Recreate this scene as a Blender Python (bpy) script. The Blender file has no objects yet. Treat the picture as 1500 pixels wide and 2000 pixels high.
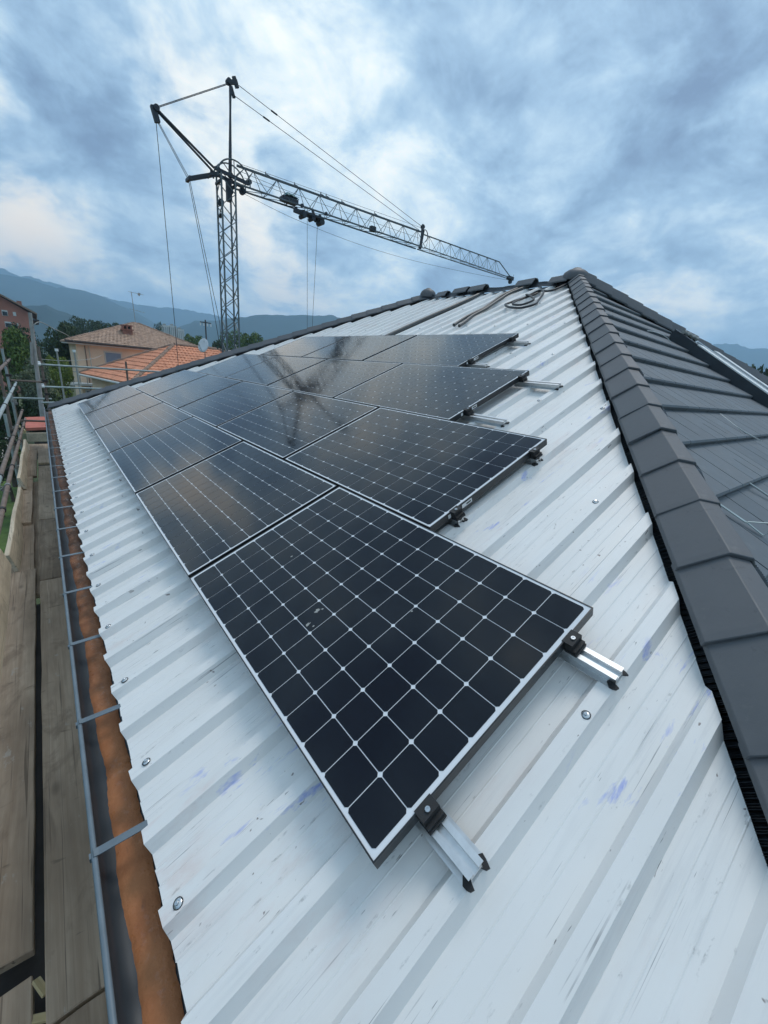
import bpy, bmesh, math, random
from mathutils import Vector, Matrix
random.seed(7)
SC = bpy.context.scene
COL = SC.collection
R = math.radians
# ------------------------------------------------------------------ camera
cam = bpy.data.cameras.new('camera')
cam.sensor_fit = 'VERTICAL'; cam.sensor_height = 36.0; cam.sensor_width = 27.0
cam.lens = 14.211; cam.clip_start = 0.02; cam.clip_end = 12000
co = bpy.data.objects.new('camera', cam); COL.objects.link(co)
right = Vector((0.779, -0.62, 0.088)).normalized(); back = Vector((-0.612, -0.723, 0.322)).normalized()
up = back.cross(right).normalized(); right = up.cross(back).normalized()
co.matrix_world = Matrix(((right.x, up.x, back.x, -0.479), (right.y, up.y, back.y, -0.479), (right.z, up.z, back.z, 1.161), (0, 0, 0, 1)))
SC.camera = co
# ------------------------------------------------------------------ light
SUN_DIR = Vector((0.45, 0.15, 0.88)).normalized()
sl = bpy.data.lights.new('sun', 'SUN'); sl.energy = 1.55; sl.angle = R(22); sl.color = (1.0, 0.95, 0.89)
so = bpy.data.objects.new('sun', sl); COL.objects.link(so)
so.rotation_euler = SUN_DIR.to_track_quat('Z', 'Y').to_euler(); so.location = (0, 0, 30)
SC.view_settings.view_transform = 'Standard'; SC.view_settings.look = 'None'
SC.view_settings.gamma = 1.0; SC.view_settings.use_curve_mapping = False
SC.view_settings.exposure = 0.0
SC.render.film_transparent = False
SC.cycles.max_bounces = 6; SC.cycles.transparent_max_bounces = 8; SC.cycles.volume_bounces = 2
SC.cycles.use_denoising = True
SC.cycles.sample_clamp_indirect = 6.0


def build_world():
    w = bpy.data.worlds.new('World'); SC.world = w; w.use_nodes = True
    nt = w.node_tree; N = nt.nodes; L = nt.links; N.clear()

    def m(op, a, b=None, c=None):
        n = N.new('ShaderNodeMath'); n.operation = op
        for i, v in enumerate((a, b, c)):
            if v is None: continue
            if isinstance(v, (int, float)): n.inputs[i].default_value = v
            else: L.new(v, n.inputs[i])
        return n.outputs[0]

    def vm(op, a, b=None):
        n = N.new('ShaderNodeVectorMath'); n.operation = op
        for i, v in enumerate((a, b)):
            if v is None: continue
            if isinstance(v, (tuple, list)): n.inputs[i].default_value = v
            elif isinstance(v, (int, float)): n.inputs[3].default_value = v
            else: L.new(v, n.inputs[i])
        return n.outputs['Value'] if op == 'DOT_PRODUCT' else n.outputs[0]

    def scale(v, f):
        n = N.new('ShaderNodeVectorMath'); n.operation = 'SCALE'; L.new(v, n.inputs[0])
        if isinstance(f, (int, float)): n.inputs['Scale'].default_value = f
        else: L.new(f, n.inputs['Scale'])
        return n.outputs[0]

    def noise(v, s, detail, rough, dist=0.0):
        n = N.new('ShaderNodeTexNoise'); n.inputs['Scale'].default_value = s; n.inputs['Detail'].default_value = detail
        n.inputs['Roughness'].default_value = rough; n.inputs['Distortion'].default_value = dist
        L.new(v, n.inputs['Vector']); return n
    tc = N.new('ShaderNodeTexCoord'); d0 = tc.outputs['Generated']
    d = vm('NORMALIZE', d0)
    sep = N.new('ShaderNodeSeparateXYZ'); L.new(d, sep.inputs[0])
    z = m('MAXIMUM', sep.outputs[2], 0.0)
    zc = m('ADD', z, 0.34)
    cmb = N.new('ShaderNodeCombineXYZ'); L.new(m('DIVIDE', sep.outputs[0], zc), cmb.inputs[0]); L.new(m('DIVIDE', sep.outputs[1], zc), cmb.inputs[1])
    cmb.inputs[2].default_value = 3.7
    p = cmb.outputs[0]
    n1 = noise(p, 1.25, 8, 0.56, 0.35).outputs['Fac']
    n2 = noise(p, 3.4, 8, 0.60, 0.5).outputs['Fac']
    n3 = noise(p, 9.0, 6, 0.60, 0.6).outputs['Fac']
    sm_ = N.new('ShaderNodeMapRange'); sm_.interpolation_type = 'SMOOTHSTEP'; L.new(n1, sm_.inputs[0])
    sm_.inputs[1].default_value = 0.40; sm_.inputs[2].default_value = 0.62; sm_.inputs[3].default_value = 0.36; sm_.inputs[4].default_value = 0.62
    val = m('ADD', sm_.outputs[0], m('ADD', m('MULTIPLY_ADD', n2, 0.85, -0.425), m('MULTIPLY_ADD', n3, 0.27, -0.135)))
    # break-up of the cloud masses: warp the direction, then add soft lighter and darker regions
    wn = noise(d, 5.0, 5, 0.6, 0.0).outputs['Color']
    dw = vm('NORMALIZE', vm('ADD', d, scale(vm('SUBTRACT', wn, (0.5, 0.5, 0.5)), 0.34)))
    dg = vm('NORMALIZE', vm('ADD', d, scale(vm('SUBTRACT', wn, (0.5, 0.5, 0.5)), 0.16)))
    blobs = [((0.283, 0.857, 0.43), .09, 260), ((0.25, 0.885, 0.39), .10, 520), ((0.34, 0.88, 0.331), .13, 500), ((0.33, 0.91, 0.25), .24, 420), ((0.24, 0.93, 0.27), .05, 40), ((0.40, 0.88, 0.24), .12, 500),
             ((0.373, 0.785, 0.496), .08, 150), ((0.432, 0.789, 0.438), .05, 110), ((0.427, 0.737, 0.524), .03, 60),
             ((0.888, 0.319, 0.333), .17, 170), ((0.92, 0.36, 0.15), .05, 40), ((0.02, 0.988, 0.165), .24, 300), ((0.10, 0.98, 0.14), .12, 500), ((0.437, 0.886, 0.157), .15, 260),
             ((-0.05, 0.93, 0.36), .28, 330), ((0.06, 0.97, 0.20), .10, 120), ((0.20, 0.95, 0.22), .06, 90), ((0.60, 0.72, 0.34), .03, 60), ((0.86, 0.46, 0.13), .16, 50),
             ((0.116, 0.903, 0.414), -.14, 170), ((0.199, 0.917, 0.345), -.17, 260), ((0.302, 0.838, 0.475), -.14, 500), ((0.10, 0.95, 0.28), -.06, 260),
             ((0.776, 0.411, 0.478), -.10, 22), ((0.834, 0.484, 0.265), -.06, 80), ((0.663, 0.607, 0.437), -.07, 70), ((0.20, 0.97, 0.12), -.06, 120),
             ((0.36, 0.86, 0.37), -.12, 900), ((0.47, 0.85, 0.25), -.04, 120), ((0.2, 0.75, 0.6), -.06, 60)]
    for b, amp, K in blobs:
        b = tuple(Vector(b).normalized())
        dt = m('MAXIMUM', vm('DOT_PRODUCT', dw, b), 0.0)
        val = m('ADD', val, m('MULTIPLY', m('POWER', dt, float(K)), amp))
    ramp = N.new('ShaderNodeValToRGB'); L.new(val, ramp.inputs[0]); cr = ramp.color_ramp
    stops = [(0.22, (.150, .215, .335)), (0.35, (.225, .335, .475)), (0.46, (.335, .48, .63)), (0.57, (.50, .645, .755)), (0.68, (.76, .845, .86)), (0.80, (1.0, 1.0, .92))]
    cr.elements[0].position = stops[0][0]; cr.elements[0].color = (*stops[0][1], 1)
    cr.elements[1].position = stops[-1][0]; cr.elements[1].color = (*stops[-1][1], 1)
    for ps, c in stops[1:-1]:
        e = cr.elements.new(ps); e.color = (*c, 1)
    col = ramp.outputs[0]

    def mix(f, a, b):
        n = N.new('ShaderNodeMix'); n.data_type = 'RGBA'
        if isinstance(f, (int, float)): n.inputs[0].default_value = f
        else: L.new(f, n.inputs[0])
        for i, v in ((6, a), (7, b)):
            if isinstance(v, tuple): n.inputs[i].default_value = (*v, 1)
            else: L.new(v, n.inputs[i])
        return n.outputs[2]
    # warm evening glow on the low cloud edges
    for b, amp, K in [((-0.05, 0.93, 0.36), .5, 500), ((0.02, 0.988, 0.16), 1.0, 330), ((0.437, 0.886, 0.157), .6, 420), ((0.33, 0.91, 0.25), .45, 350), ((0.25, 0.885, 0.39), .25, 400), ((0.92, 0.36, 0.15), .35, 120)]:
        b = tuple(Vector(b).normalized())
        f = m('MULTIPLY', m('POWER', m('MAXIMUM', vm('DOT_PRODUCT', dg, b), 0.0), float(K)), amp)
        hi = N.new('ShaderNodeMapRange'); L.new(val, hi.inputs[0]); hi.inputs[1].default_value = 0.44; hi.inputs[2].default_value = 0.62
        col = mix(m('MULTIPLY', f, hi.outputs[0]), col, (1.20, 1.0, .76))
    # thick air low over the horizon
    hz = m('POWER', m('SUBTRACT', 1.0, m('MINIMUM', z, 1.0)), 9.0)
    col = mix(m('MULTIPLY', hz, 0.75), col, (.60, .73, .86))
    sky = N.new('ShaderNodeTexSky'); sky.sky_type = 'NISHITA'; sky.sun_disc = False
    sky.sun_elevation = math.asin(SUN_DIR.z); sky.sun_rotation = math.atan2(SUN_DIR.x, SUN_DIR.y)
    sky.air_density = 1.2; sky.dust_density = 2.0
    cl = scale(col, 10.0)
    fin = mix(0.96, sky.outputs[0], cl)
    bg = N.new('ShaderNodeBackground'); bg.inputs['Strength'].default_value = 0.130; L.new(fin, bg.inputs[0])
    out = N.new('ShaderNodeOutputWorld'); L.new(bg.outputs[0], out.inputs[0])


build_world()


# ------------------------------------------------------------------ materials
class MatB:
    def __init__(s, name):
        s.m = bpy.data.materials.new(name); s.m.use_nodes = True
        s.nt = s.m.node_tree; s.N = s.nt.nodes; s.L = s.nt.links
        s.b = s.N['Principled BSDF']
        s.tc = s.N.new('ShaderNodeTexCoord'); s.co = s.tc.outputs['Object']

    def mapping(s, sc=(1, 1, 1), loc=(0, 0, 0), rot=(0, 0, 0), src=None):
        n = s.N.new('ShaderNodeMapping'); n.inputs['Scale'].default_value = sc; n.inputs['Location'].default_value = loc; n.inputs['Rotation'].default_value = rot
        s.L.new(src or s.co, n.inputs[0]); return n.outputs[0]

    def noise(s, v, sc, det=4, rough=.55, dist=0.0):
        n = s.N.new('ShaderNodeTexNoise'); n.inputs['Scale'].default_value = sc; n.inputs['Detail'].default_value = det
        n.inputs['Roughness'].default_value = rough; n.inputs['Distortion'].default_value = dist; s.L.new(v, n.inputs['Vector']); return n.outputs['Fac']

    def rng(s, v, a, b, c=0.0, d=1.0):
        n = s.N.new('ShaderNodeMapRange'); s.L.new(v, n.inputs[0])
        for i, q in enumerate((a, b, c, d)): n.inputs[i + 1].default_value = q
        return n.outputs[0]

    def math(s, op, a, b):
        n = s.N.new('ShaderNodeMath'); n.operation = op
        for i, v in enumerate((a, b)):
            if isinstance(v, (int, float)): n.inputs[i].default_value = v
            else: s.L.new(v, n.inputs[i])
        return n.outputs[0]

    def mix(s, f, a, b, mode='MIX'):
        n = s.N.new('ShaderNodeMix'); n.data_type = 'RGBA'; n.blend_type = mode
        if isinstance(f, (int, float)): n.inputs[0].default_value = f
        else: s.L.new(f, n.inputs[0])
        for i, v in ((6, a), (7, b)):
            if isinstance(v, tuple): n.inputs[i].default_value = (*v, 1)
            else: s.L.new(v, n.inputs[i])
        return n.outputs[2]

    def rand(s):
        n = s.N.new('ShaderNodeObjectInfo'); return n.outputs['Random']

    def bump(s, h, strength=.3, dist=.01):
        n = s.N.new('ShaderNodeBump'); n.inputs['Strength'].default_value = strength; n.inputs['Distance'].default_value = dist
        s.L.new(h, n.inputs['Height']); s.L.new(n.outputs[0], s.b.inputs['Normal'])

    def set(s, col=None, rough=None, metal=None, coat=None, spec=None):
        def p(k, v):
            if v is None: return
            i = s.b.inputs[k]
            if isinstance(v, tuple): i.default_value = (*v, 1)
            elif isinstance(v, (int, float)): i.default_value = v
            else: s.L.new(v, i)
        p('Base Color', col); p('Roughness', rough); p('Metallic', metal); p('Coat Weight', coat); p('Specular IOR Level', spec)
        return s.m


def simple(name, c, rough=.6, metal=0.0, var=.25, sc=6.0, bump=0.0, bdist=.004, rnd=.12, spec=None):
    k = MatB(name)
    n = k.noise(k.co, sc, 5, .6)
    lo = tuple(x * (1 - var) for x in c); hi = tuple(min(1, x * (1 + var)) for x in c)
    col = k.mix(k.rng(n, .3, .7), lo, hi)
    if rnd:
        col = k.mix(rnd * 2, col, k.mix(k.rand(), tuple(x * .55 for x in c), tuple(min(1, x * 1.45) for x in c)))
    if bump: k.bump(k.noise(k.co, sc * 8, 4, .6), bump, bdist)
    return k.set(col, rough, metal, None, spec)


def white_sheet():
    k = MatB('white_painted_sheet')      # local x runs up the slope, y along the eave
    big = k.noise(k.mapping((.6, 1.4, 1)), 1.6, 4, .6)
    col = k.mix(k.rng(big, .3, .72), (.70, .69, .665), (.80, .79, .765))
    # faint grime rubbed along the ribs
    g = k.noise(k.mapping((1.2, 26, 1)), 1.5, 6, .65, .4)
    gm = k.noise(k.mapping((1, 1, 1), (4, 2, 0)), 2.2, 3, .6)
    col = k.mix(k.math('MULTIPLY', k.rng(g, .52, .72), k.rng(gm, .40, .66, 0, .45)), col, (.44, .45, .46))
    # hair scratches
    sn = k.noise(k.mapping((1.6, 150, 1), (7, 1, 0)), 1.0, 3, .5, .6)
    sm = k.noise(k.mapping((2, 3, 1), (1, 9, 3)), 2.0, 3, .6)
    col = k.mix(k.math('MULTIPLY', k.rng(sn, .645, .69), k.rng(sm, .48, .60, 0, .65)), col, (.16, .16, .17))
    # short tilted scuffs
    s2 = k.noise(k.mapping((14, 150, 1), (3, 3, 0), (0, 0, .30)), 1.0, 2, .5, .3)
    s3 = k.noise(k.mapping((1, 1, 1), (8, 5, 3)), 5.0, 2, .6)
    col = k.mix(k.math('MULTIPLY', k.rng(s2, .69, .72), k.rng(s3, .55, .62, 0, .8)), col, (.13, .12, .12))
    e1_ = k.noise(k.mapping((16, 34, 16), (5, 8, 2)), 1.0, 5, .7)
    e2_ = k.noise(k.mapping((.8, 60, 1), (2, 4, 6)), 1.0, 2, .5)
    col = k.mix(k.math('MULTIPLY', k.rng(e1_, .58, .66), k.rng(e2_, .56, .64, 0, .6)), col, (.33, .33, .32))
    # blue chalk smears
    b1 = k.noise(k.mapping((5, 22, 1), (2, 6, 0), (0, 0, -.12)), 1.0, 4, .65, .5)
    b2 = k.noise(k.mapping((1, 1, 1), (3, 8, 1)), 1.7, 2, .5)
    col = k.mix(k.math('MULTIPLY', k.rng(b1, .58, .72), k.rng(b2, .54, .62, 0, .85)), col, (.17, .25, .70))
    # reddish brick dust
    r1 = k.noise(k.mapping((3, 8, 1), (9, 3, 0)), 1.2, 5, .7)
    r2 = k.noise(k.mapping((1, 1, 1), (6, 1, 4)), 1.4, 2, .5)
    col = k.mix(k.math('MULTIPLY', k.rng(r1, .48, .72), k.rng(r2, .52, .66, 0, .5)), col, (.62, .45, .40))
    # dark dots and dirt crumbs
    d1 = k.noise(k.mapping((26, 48, 26), (1, 3, 0)), 1.0, 2, .5, .4)
    d2 = k.noise(k.mapping((1, 1, 1), (2, 1, 8)), 3.0, 2, .5)
    col = k.mix(k.math('MULTIPLY', k.rng(d1, .71, .74), k.rng(d2, .52, .58, 0, .85)), col, (.14, .10, .09))
    k.bump(k.noise(k.mapping((3, 9, 1)), 3, 3, .5), .12, .003)
    return k.set(col, k.rng(big, .3, .7, .42, .55), 0.0)


def wood(name, c1, c2, dark, rough=.85):
    k = MatB(name)                        # grain along local y
    off = k.N.new('ShaderNodeVectorMath'); off.operation = 'ADD'
    r = k.N.new('ShaderNodeCombineXYZ'); k.L.new(k.math('MULTIPLY', k.rand(), 37.0), r.inputs[0]); k.L.new(k.math('MULTIPLY', k.rand(), 91.0), r.inputs[1])
    k.L.new(k.co, off.inputs[0]); k.L.new(r.outputs[0], off.inputs[1]); base = off.outputs[0]
    g = k.noise(k.mapping((26, .9, 26), src=base), 1.0, 6, .62, 1.1)
    col = k.mix(k.rng(g, .32, .68), c1, c2)
    b = k.noise(k.mapping((2.5, .8, 2.5), src=base), 1.6, 4, .6)
    col = k.mix(k.rng(b, .38, .68, 0, .75), col, tuple(x * .50 for x in c1))
    cr = k.noise(k.mapping((60, .7, 60), src=base), 1.0, 3, .5, .8)
    col = k.mix(k.rng(cr, .62, .665, 0, .85), col, dark)
    v = k.N.new('ShaderNodeTexVoronoi'); v.inputs['Scale'].default_value = 1.0; k.L.new(k.mapping((5.5, 2.4, 5.5), src=base), v.inputs['Vector'])
    col = k.mix(k.rng(v.outputs['Distance'], .05, .16, .8, 0), col, dark)
    dent = k.noise(k.mapping((5, 12, 5), rot=(0, 0, .5), src=base), 1.4, 3, .55, .4)
    col = k.mix(k.rng(dent, .66, .74, 0, .6), col, tuple(x * .8 for x in dark))
    spl = k.noise(k.mapping((9, 4, 9), src=base), 1.6, 5, .7)
    col = k.mix(k.rng(spl, .64, .70, 0, .55), col, (.50, .48, .43))
    stn = k.noise(k.mapping((3.2, 1.3, 3.2), (5, 5, 5), src=base), 1.5, 5, .65, .6)
    col = k.mix(k.rng(stn, .54, .64, 0, .55), col, tuple(x * 1.6 for x in dark))
    col = k.mix(.30, col, k.mix(k.rand(), tuple(x * .45 for x in c1), c2))
    k.bump(k.math('ADD', g, k.math('MULTIPLY', cr, -.8)), .35, .004)
    return k.set(col, rough)


def tile_dark():
    k = MatB('dark_roof_tile')
    n = k.noise(k.co, 5, 5, .65); n2 = k.noise(k.co, 38, 3, .6)
    col = k.mix(k.rng(n, .3, .72), (.078, .085, .092), (.120, .128, .136))
    col = k.mix(.45, col, k.mix(k.rand(), (.062, .066, .072), (.125, .13, .14)))
    col = k.mix(k.rng(k.rand(), .60, .9, 0, .35), col, (.105, .098, .098))
    dust = k.noise(k.mapping((1, 1, 1), (3, 4, 5)), 9, 5, .7)
    col = k.mix(k.rng(dust, .55, .78, 0, .42), col, (.23, .215, .205))
    sc_ = k.noise(k.mapping((3, 3, 3), (1, 7, 5)), 6, 6, .7, .8)
    col = k.mix(k.rng(sc_, .62, .70, 0, .5), col, (.045, .048, .052))
    k.bump(n2, .18, .003)
    return k.set(col, k.rng(n, .3, .7, .50, .68))


def tile_flat():
    k = MatB('flat_slate_grey_tile')
    n = k.noise(k.co, 5, 5, .65); n2 = k.noise(k.co, 40, 3, .6)
    col = k.mix(k.rng(n, .3, .72), (.098, .110, .120), (.140, .152, .163))
    col = k.mix(.45, col, k.mix(k.rand(), (.092, .102, .112), (.16, .17, .178)))
    dust = k.noise(k.mapping((1, 1, 1), (3, 4, 5)), 7, 5, .7)
    col = k.mix(k.rng(dust, .56, .8, 0, .35), col, (.24, .24, .235))
    st = k.noise(k.mapping((7, 1.2, 7), (1, 7, 5)), 1.5, 5, .7, .5)
    col = k.mix(k.rng(st, .58, .72, 0, .45), col, (.06, .066, .072))
    k.bump(n2, .15, .003)
    return k.set(col, k.rng(n, .3, .7, .48, .66))


def cell_mat():
    k = MatB('solar_cell')
    n = k.noise(k.mapping((1, 1, 1)), 9, 3, .5)
    col = k.mix(k.rand(), (.0035, .0042, .0075), (.0060, .0068, .0105))
    dust = k.noise(k.co, 4, 5, .65)
    rough = k.rng(dust, .35, .75, .06, .115)
    k.b.inputs['IOR'].default_value = 1.45
    return k.set(col, rough, 0.0)


def backsheet_mat():
    k = MatB('white_backsheet'); k.b.inputs['IOR'].default_value = 1.33
    return k.set((.70, .72, .74), .12)


def foliage(name, c, hue=.25):
    k = MatB(name)
    geo = k.N.new('ShaderNodeNewGeometry')
    n = k.noise(k.co, 1.1, 3, .6)
    col = k.mix(geo.outputs['Random Per Island'], tuple(x * .55 for x in c), tuple(x * 1.5 for x in c))
    col = k.mix(k.rng(n, .35, .7, 0, .5), col, (c[0] * 1.7, c[1] * 1.35, c[2] * .8))
    m = k.set(col, .65, spec=.25)
    return m


def hill_mat(name, c):
    k = MatB(name)
    n = k.noise(k.co, .012, 6, .65)
    return k.set(k.mix(k.rng(n, .3, .7), tuple(x * .6 for x in c), tuple(x * 1.4 for x in c)), .95, spec=.1)


M = {}
M['sheet'] = white_sheet()
M['tile'] = tile_dark()
M['tile_flat'] = tile_flat()
M['cell'] = cell_mat()
M['back'] = backsheet_mat()
M['frame'] = simple('black_anodised_frame', (.020, .021, .023), .38, 0.0, .2, 12, rnd=0)
M['alu'] = simple('aluminium', (.66, .67, .67), .40, 1.0, .12, 20, .1, .001, rnd=.04)
M['steel'] = simple('zinc_screw', (.60, .62, .63), .32, 1.0, .1, 60, rnd=.05)
M['rubber'] = simple('black_rubber', (.014, .014, .015), .62, 0, .3, 40, .5, .004, rnd=0)
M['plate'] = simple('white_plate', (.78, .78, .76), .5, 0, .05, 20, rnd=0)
M['gutter'] = simple('anthracite_gutter', (.028, .036, .044), .40, 0.0, .25, 5, rnd=.1)
M['gutter_rim'] = simple('gutter_rim_paint', (.13, .165, .19), .38, 0.0, .2, 8, rnd=.05)
M['flash'] = simple('black_flashing', (.020, .024, .029), .30, 0, .35, 14, .3, .004, rnd=0)
M['under'] = simple('dark_underlay', (.03, .03, .032), .8, 0, .3, 6, rnd=0)
M['hose'] = simple('grey_hose', (.06, .066, .066), .5, 0, .2, 25, .2, .003, rnd=.05)
M['cable'] = simple('black_cable', (.014, .015, .017), .45, 0, .2, 25, rnd=0)
M['wire'] = simple('pale_wire', (.55, .57, .56), .5, 0, .1, 30, rnd=0)
M['plank'] = wood('weathered_plank', (.36, .25, .165), (.62, .475, .345), (.075, .05, .032))
M['board'] = wood('toe_board_wood', (.56, .45, .32), (.78, .67, .51), (.15, .11, .075))
M['offcut'] = wood('fresh_wood', (.48, .36, .16), (.66, .54, .32), (.30, .20, .08))
M['tube'] = simple('galvanised_tube', (.36, .41, .40), .45, .35, .25, 7, .1, .002, rnd=.1)
M['rust'] = simple('rusty_tube', (.17, .125, .10), .7, .1, .45, 9, .2, .003, rnd=.15)
M['coupler'] = simple('coupler_steel', (.30, .29, .27), .5, .5, .5, 30, .3, .003, rnd=.2)
M['coupler_dark'] = simple('dark_coupler_steel', (.045, .04, .037), .6, .3, .4, 30, .3, .003, rnd=.1)
M['crane'] = simple('crane_steel', (.105, .125, .135), .55, .15, .3, 2.5, rnd=.12)
M['crane_light'] = simple('crane_mast_steel', (.135, .155, .16), .5, .25, .25, 2.0, rnd=.12)
M['crane_dark'] = simple('crane_dark_parts', (.035, .04, .05), .6, .1, .3, 3, rnd=.1)
M['rope'] = simple('steel_rope', (.05, .05, .055), .6, .2, .2, 2, rnd=0)
M['tarp'] = simple('teal_tarp', (.05, .17, .19), .6, 0, .35, 3, rnd=0)
M['stucco'] = simple('peach_stucco', (.82, .61, .43), .9, 0, .10, .8, .2, .01, rnd=0)
M['stucco_pale'] = simple('pale_stucco', (.62, .55, .46), .9, 0, .08, .8, rnd=0)
M['redwall'] = simple('brick_red_render', (.48, .20, .145), .9, 0, .12, .4, rnd=0)
M['own_wall'] = simple('house_plaster', (.60, .56, .48), .9, 0, .1, 1.2, rnd=0)
M['tanroof'] = simple('aged_clay_tile', (.36, .235, .165), .85, 0, .45, 3.0, .3, .01, rnd=.1)
M['oraroof'] = simple('orange_clay_tile', (.60, .25, .14), .8, 0, .35, 2.2, .3, .01, rnd=.12)
M['hipclay'] = simple('mossy_hip_tile', (.30, .20, .145), .85, 0, .4, 4, .3, .01, rnd=.15)
M['redroof'] = simple('red_shed_sheet', (.46, .13, .09), .7, 0, .2, 2, rnd=0)
M['trimwhite'] = simple('white_trim', (.66, .66, .63), .7, 0, .1, 2, rnd=.05)
M['shutter'] = simple('grey_blue_shutter', (.20, .26, .33), .6, 0, .1, 3, rnd=0)
M['darkglass'] = simple('window_glass', (.03, .035, .04), .12, 0, .1, 2, rnd=.1)
M['brickred'] = simple('chimney_brick', (.30, .14, .10), .9, 0, .3, 6, rnd=0)
M['tower'] = simple('pale_concrete', (.62, .60, .57), .85, 0, .1, .2, rnd=.08)
M['concrete'] = simple('concrete', (.34, .34, .32), .9, 0, .2, 3, .2, .005, rnd=.05)
M['darkwood'] = simple('dark_pole_wood', (.06, .05, .045), .85, 0, .3, 4, rnd=0)
M['dish'] = simple('dish_white', (.72, .73, .74), .5, 0, .05, 4, rnd=0)
M['bark'] = simple('bark', (.09, .07, .052), .95, 0, .4, 3, .4, .02, rnd=.1)
M['leaf_dark'] = foliage('dark_leaves', (.040, .068, .030))
M['leaf_mid'] = foliage('green_leaves', (.085, .140, .034))
M['leaf_olive'] = foliage('olive_leaves', (.115, .15, .105))
M['leaf_light'] = foliage('light_leaves', (.145, .195, .040))
M['hill'] = hill_mat('wooded_hill', (.026, .042, .034))
M['ground'] = simple('valley_ground', (.065, .085, .035), .95, 0, .5, .05, rnd=0)
M['lawn'] = simple('lawn_green', (.075, .125, .025), .95, 0, .4, 1.5, .3, .02, rnd=0)
M['paving'] = simple('pale_paving', (.42, .39, .35), .9, 0, .15, .6, rnd=0)


def gutter_dirt_mat():
    k = MatB('rust_coloured_silt')
    n = k.noise(k.co, 9, 6, .65); n2 = k.noise(k.co, 55, 4, .6)
    col = k.mix(k.rng(n, .3, .7), (.38, .14, .055), (.56, .235, .10))
    col = k.mix(k.rng(k.noise(k.mapping((14, 5, 1), (2, 2, 0)), 1.5, 5, .65), .60, .75, 0, .8), col, (.10, .048, .026))
    sepn = k.N.new('ShaderNodeSeparateXYZ'); k.L.new(k.co, sepn.inputs[0])
    wob = k.math('ADD', sepn.outputs[1], k.math('MULTIPLY', k.noise(k.mapping((2, .8, 1)), 2.2, 4, .6), 4.0))
    col = k.mix(k.rng(wob, -2.6, .6, 0, .85), col, k.mix(k.rng(n, .35, .65), (.085, .055, .042), (.22, .115, .07)))
    sp = k.noise(k.mapping((1, 1, 1), (4, 4, 4)), 60, 2, .5); sm = k.noise(k.mapping((1, 1, 1), (1, 4, 4)), 7, 2, .5)
    wet = k.math('MULTIPLY', k.rng(sp, .555, .60), k.rng(sm, .47, .55))
    k.bump(n2, .8, .004)
    return k.set(col, k.rng(wet, 0, 1, .75, .04))


M['silt'] = gutter_dirt_mat()


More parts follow.
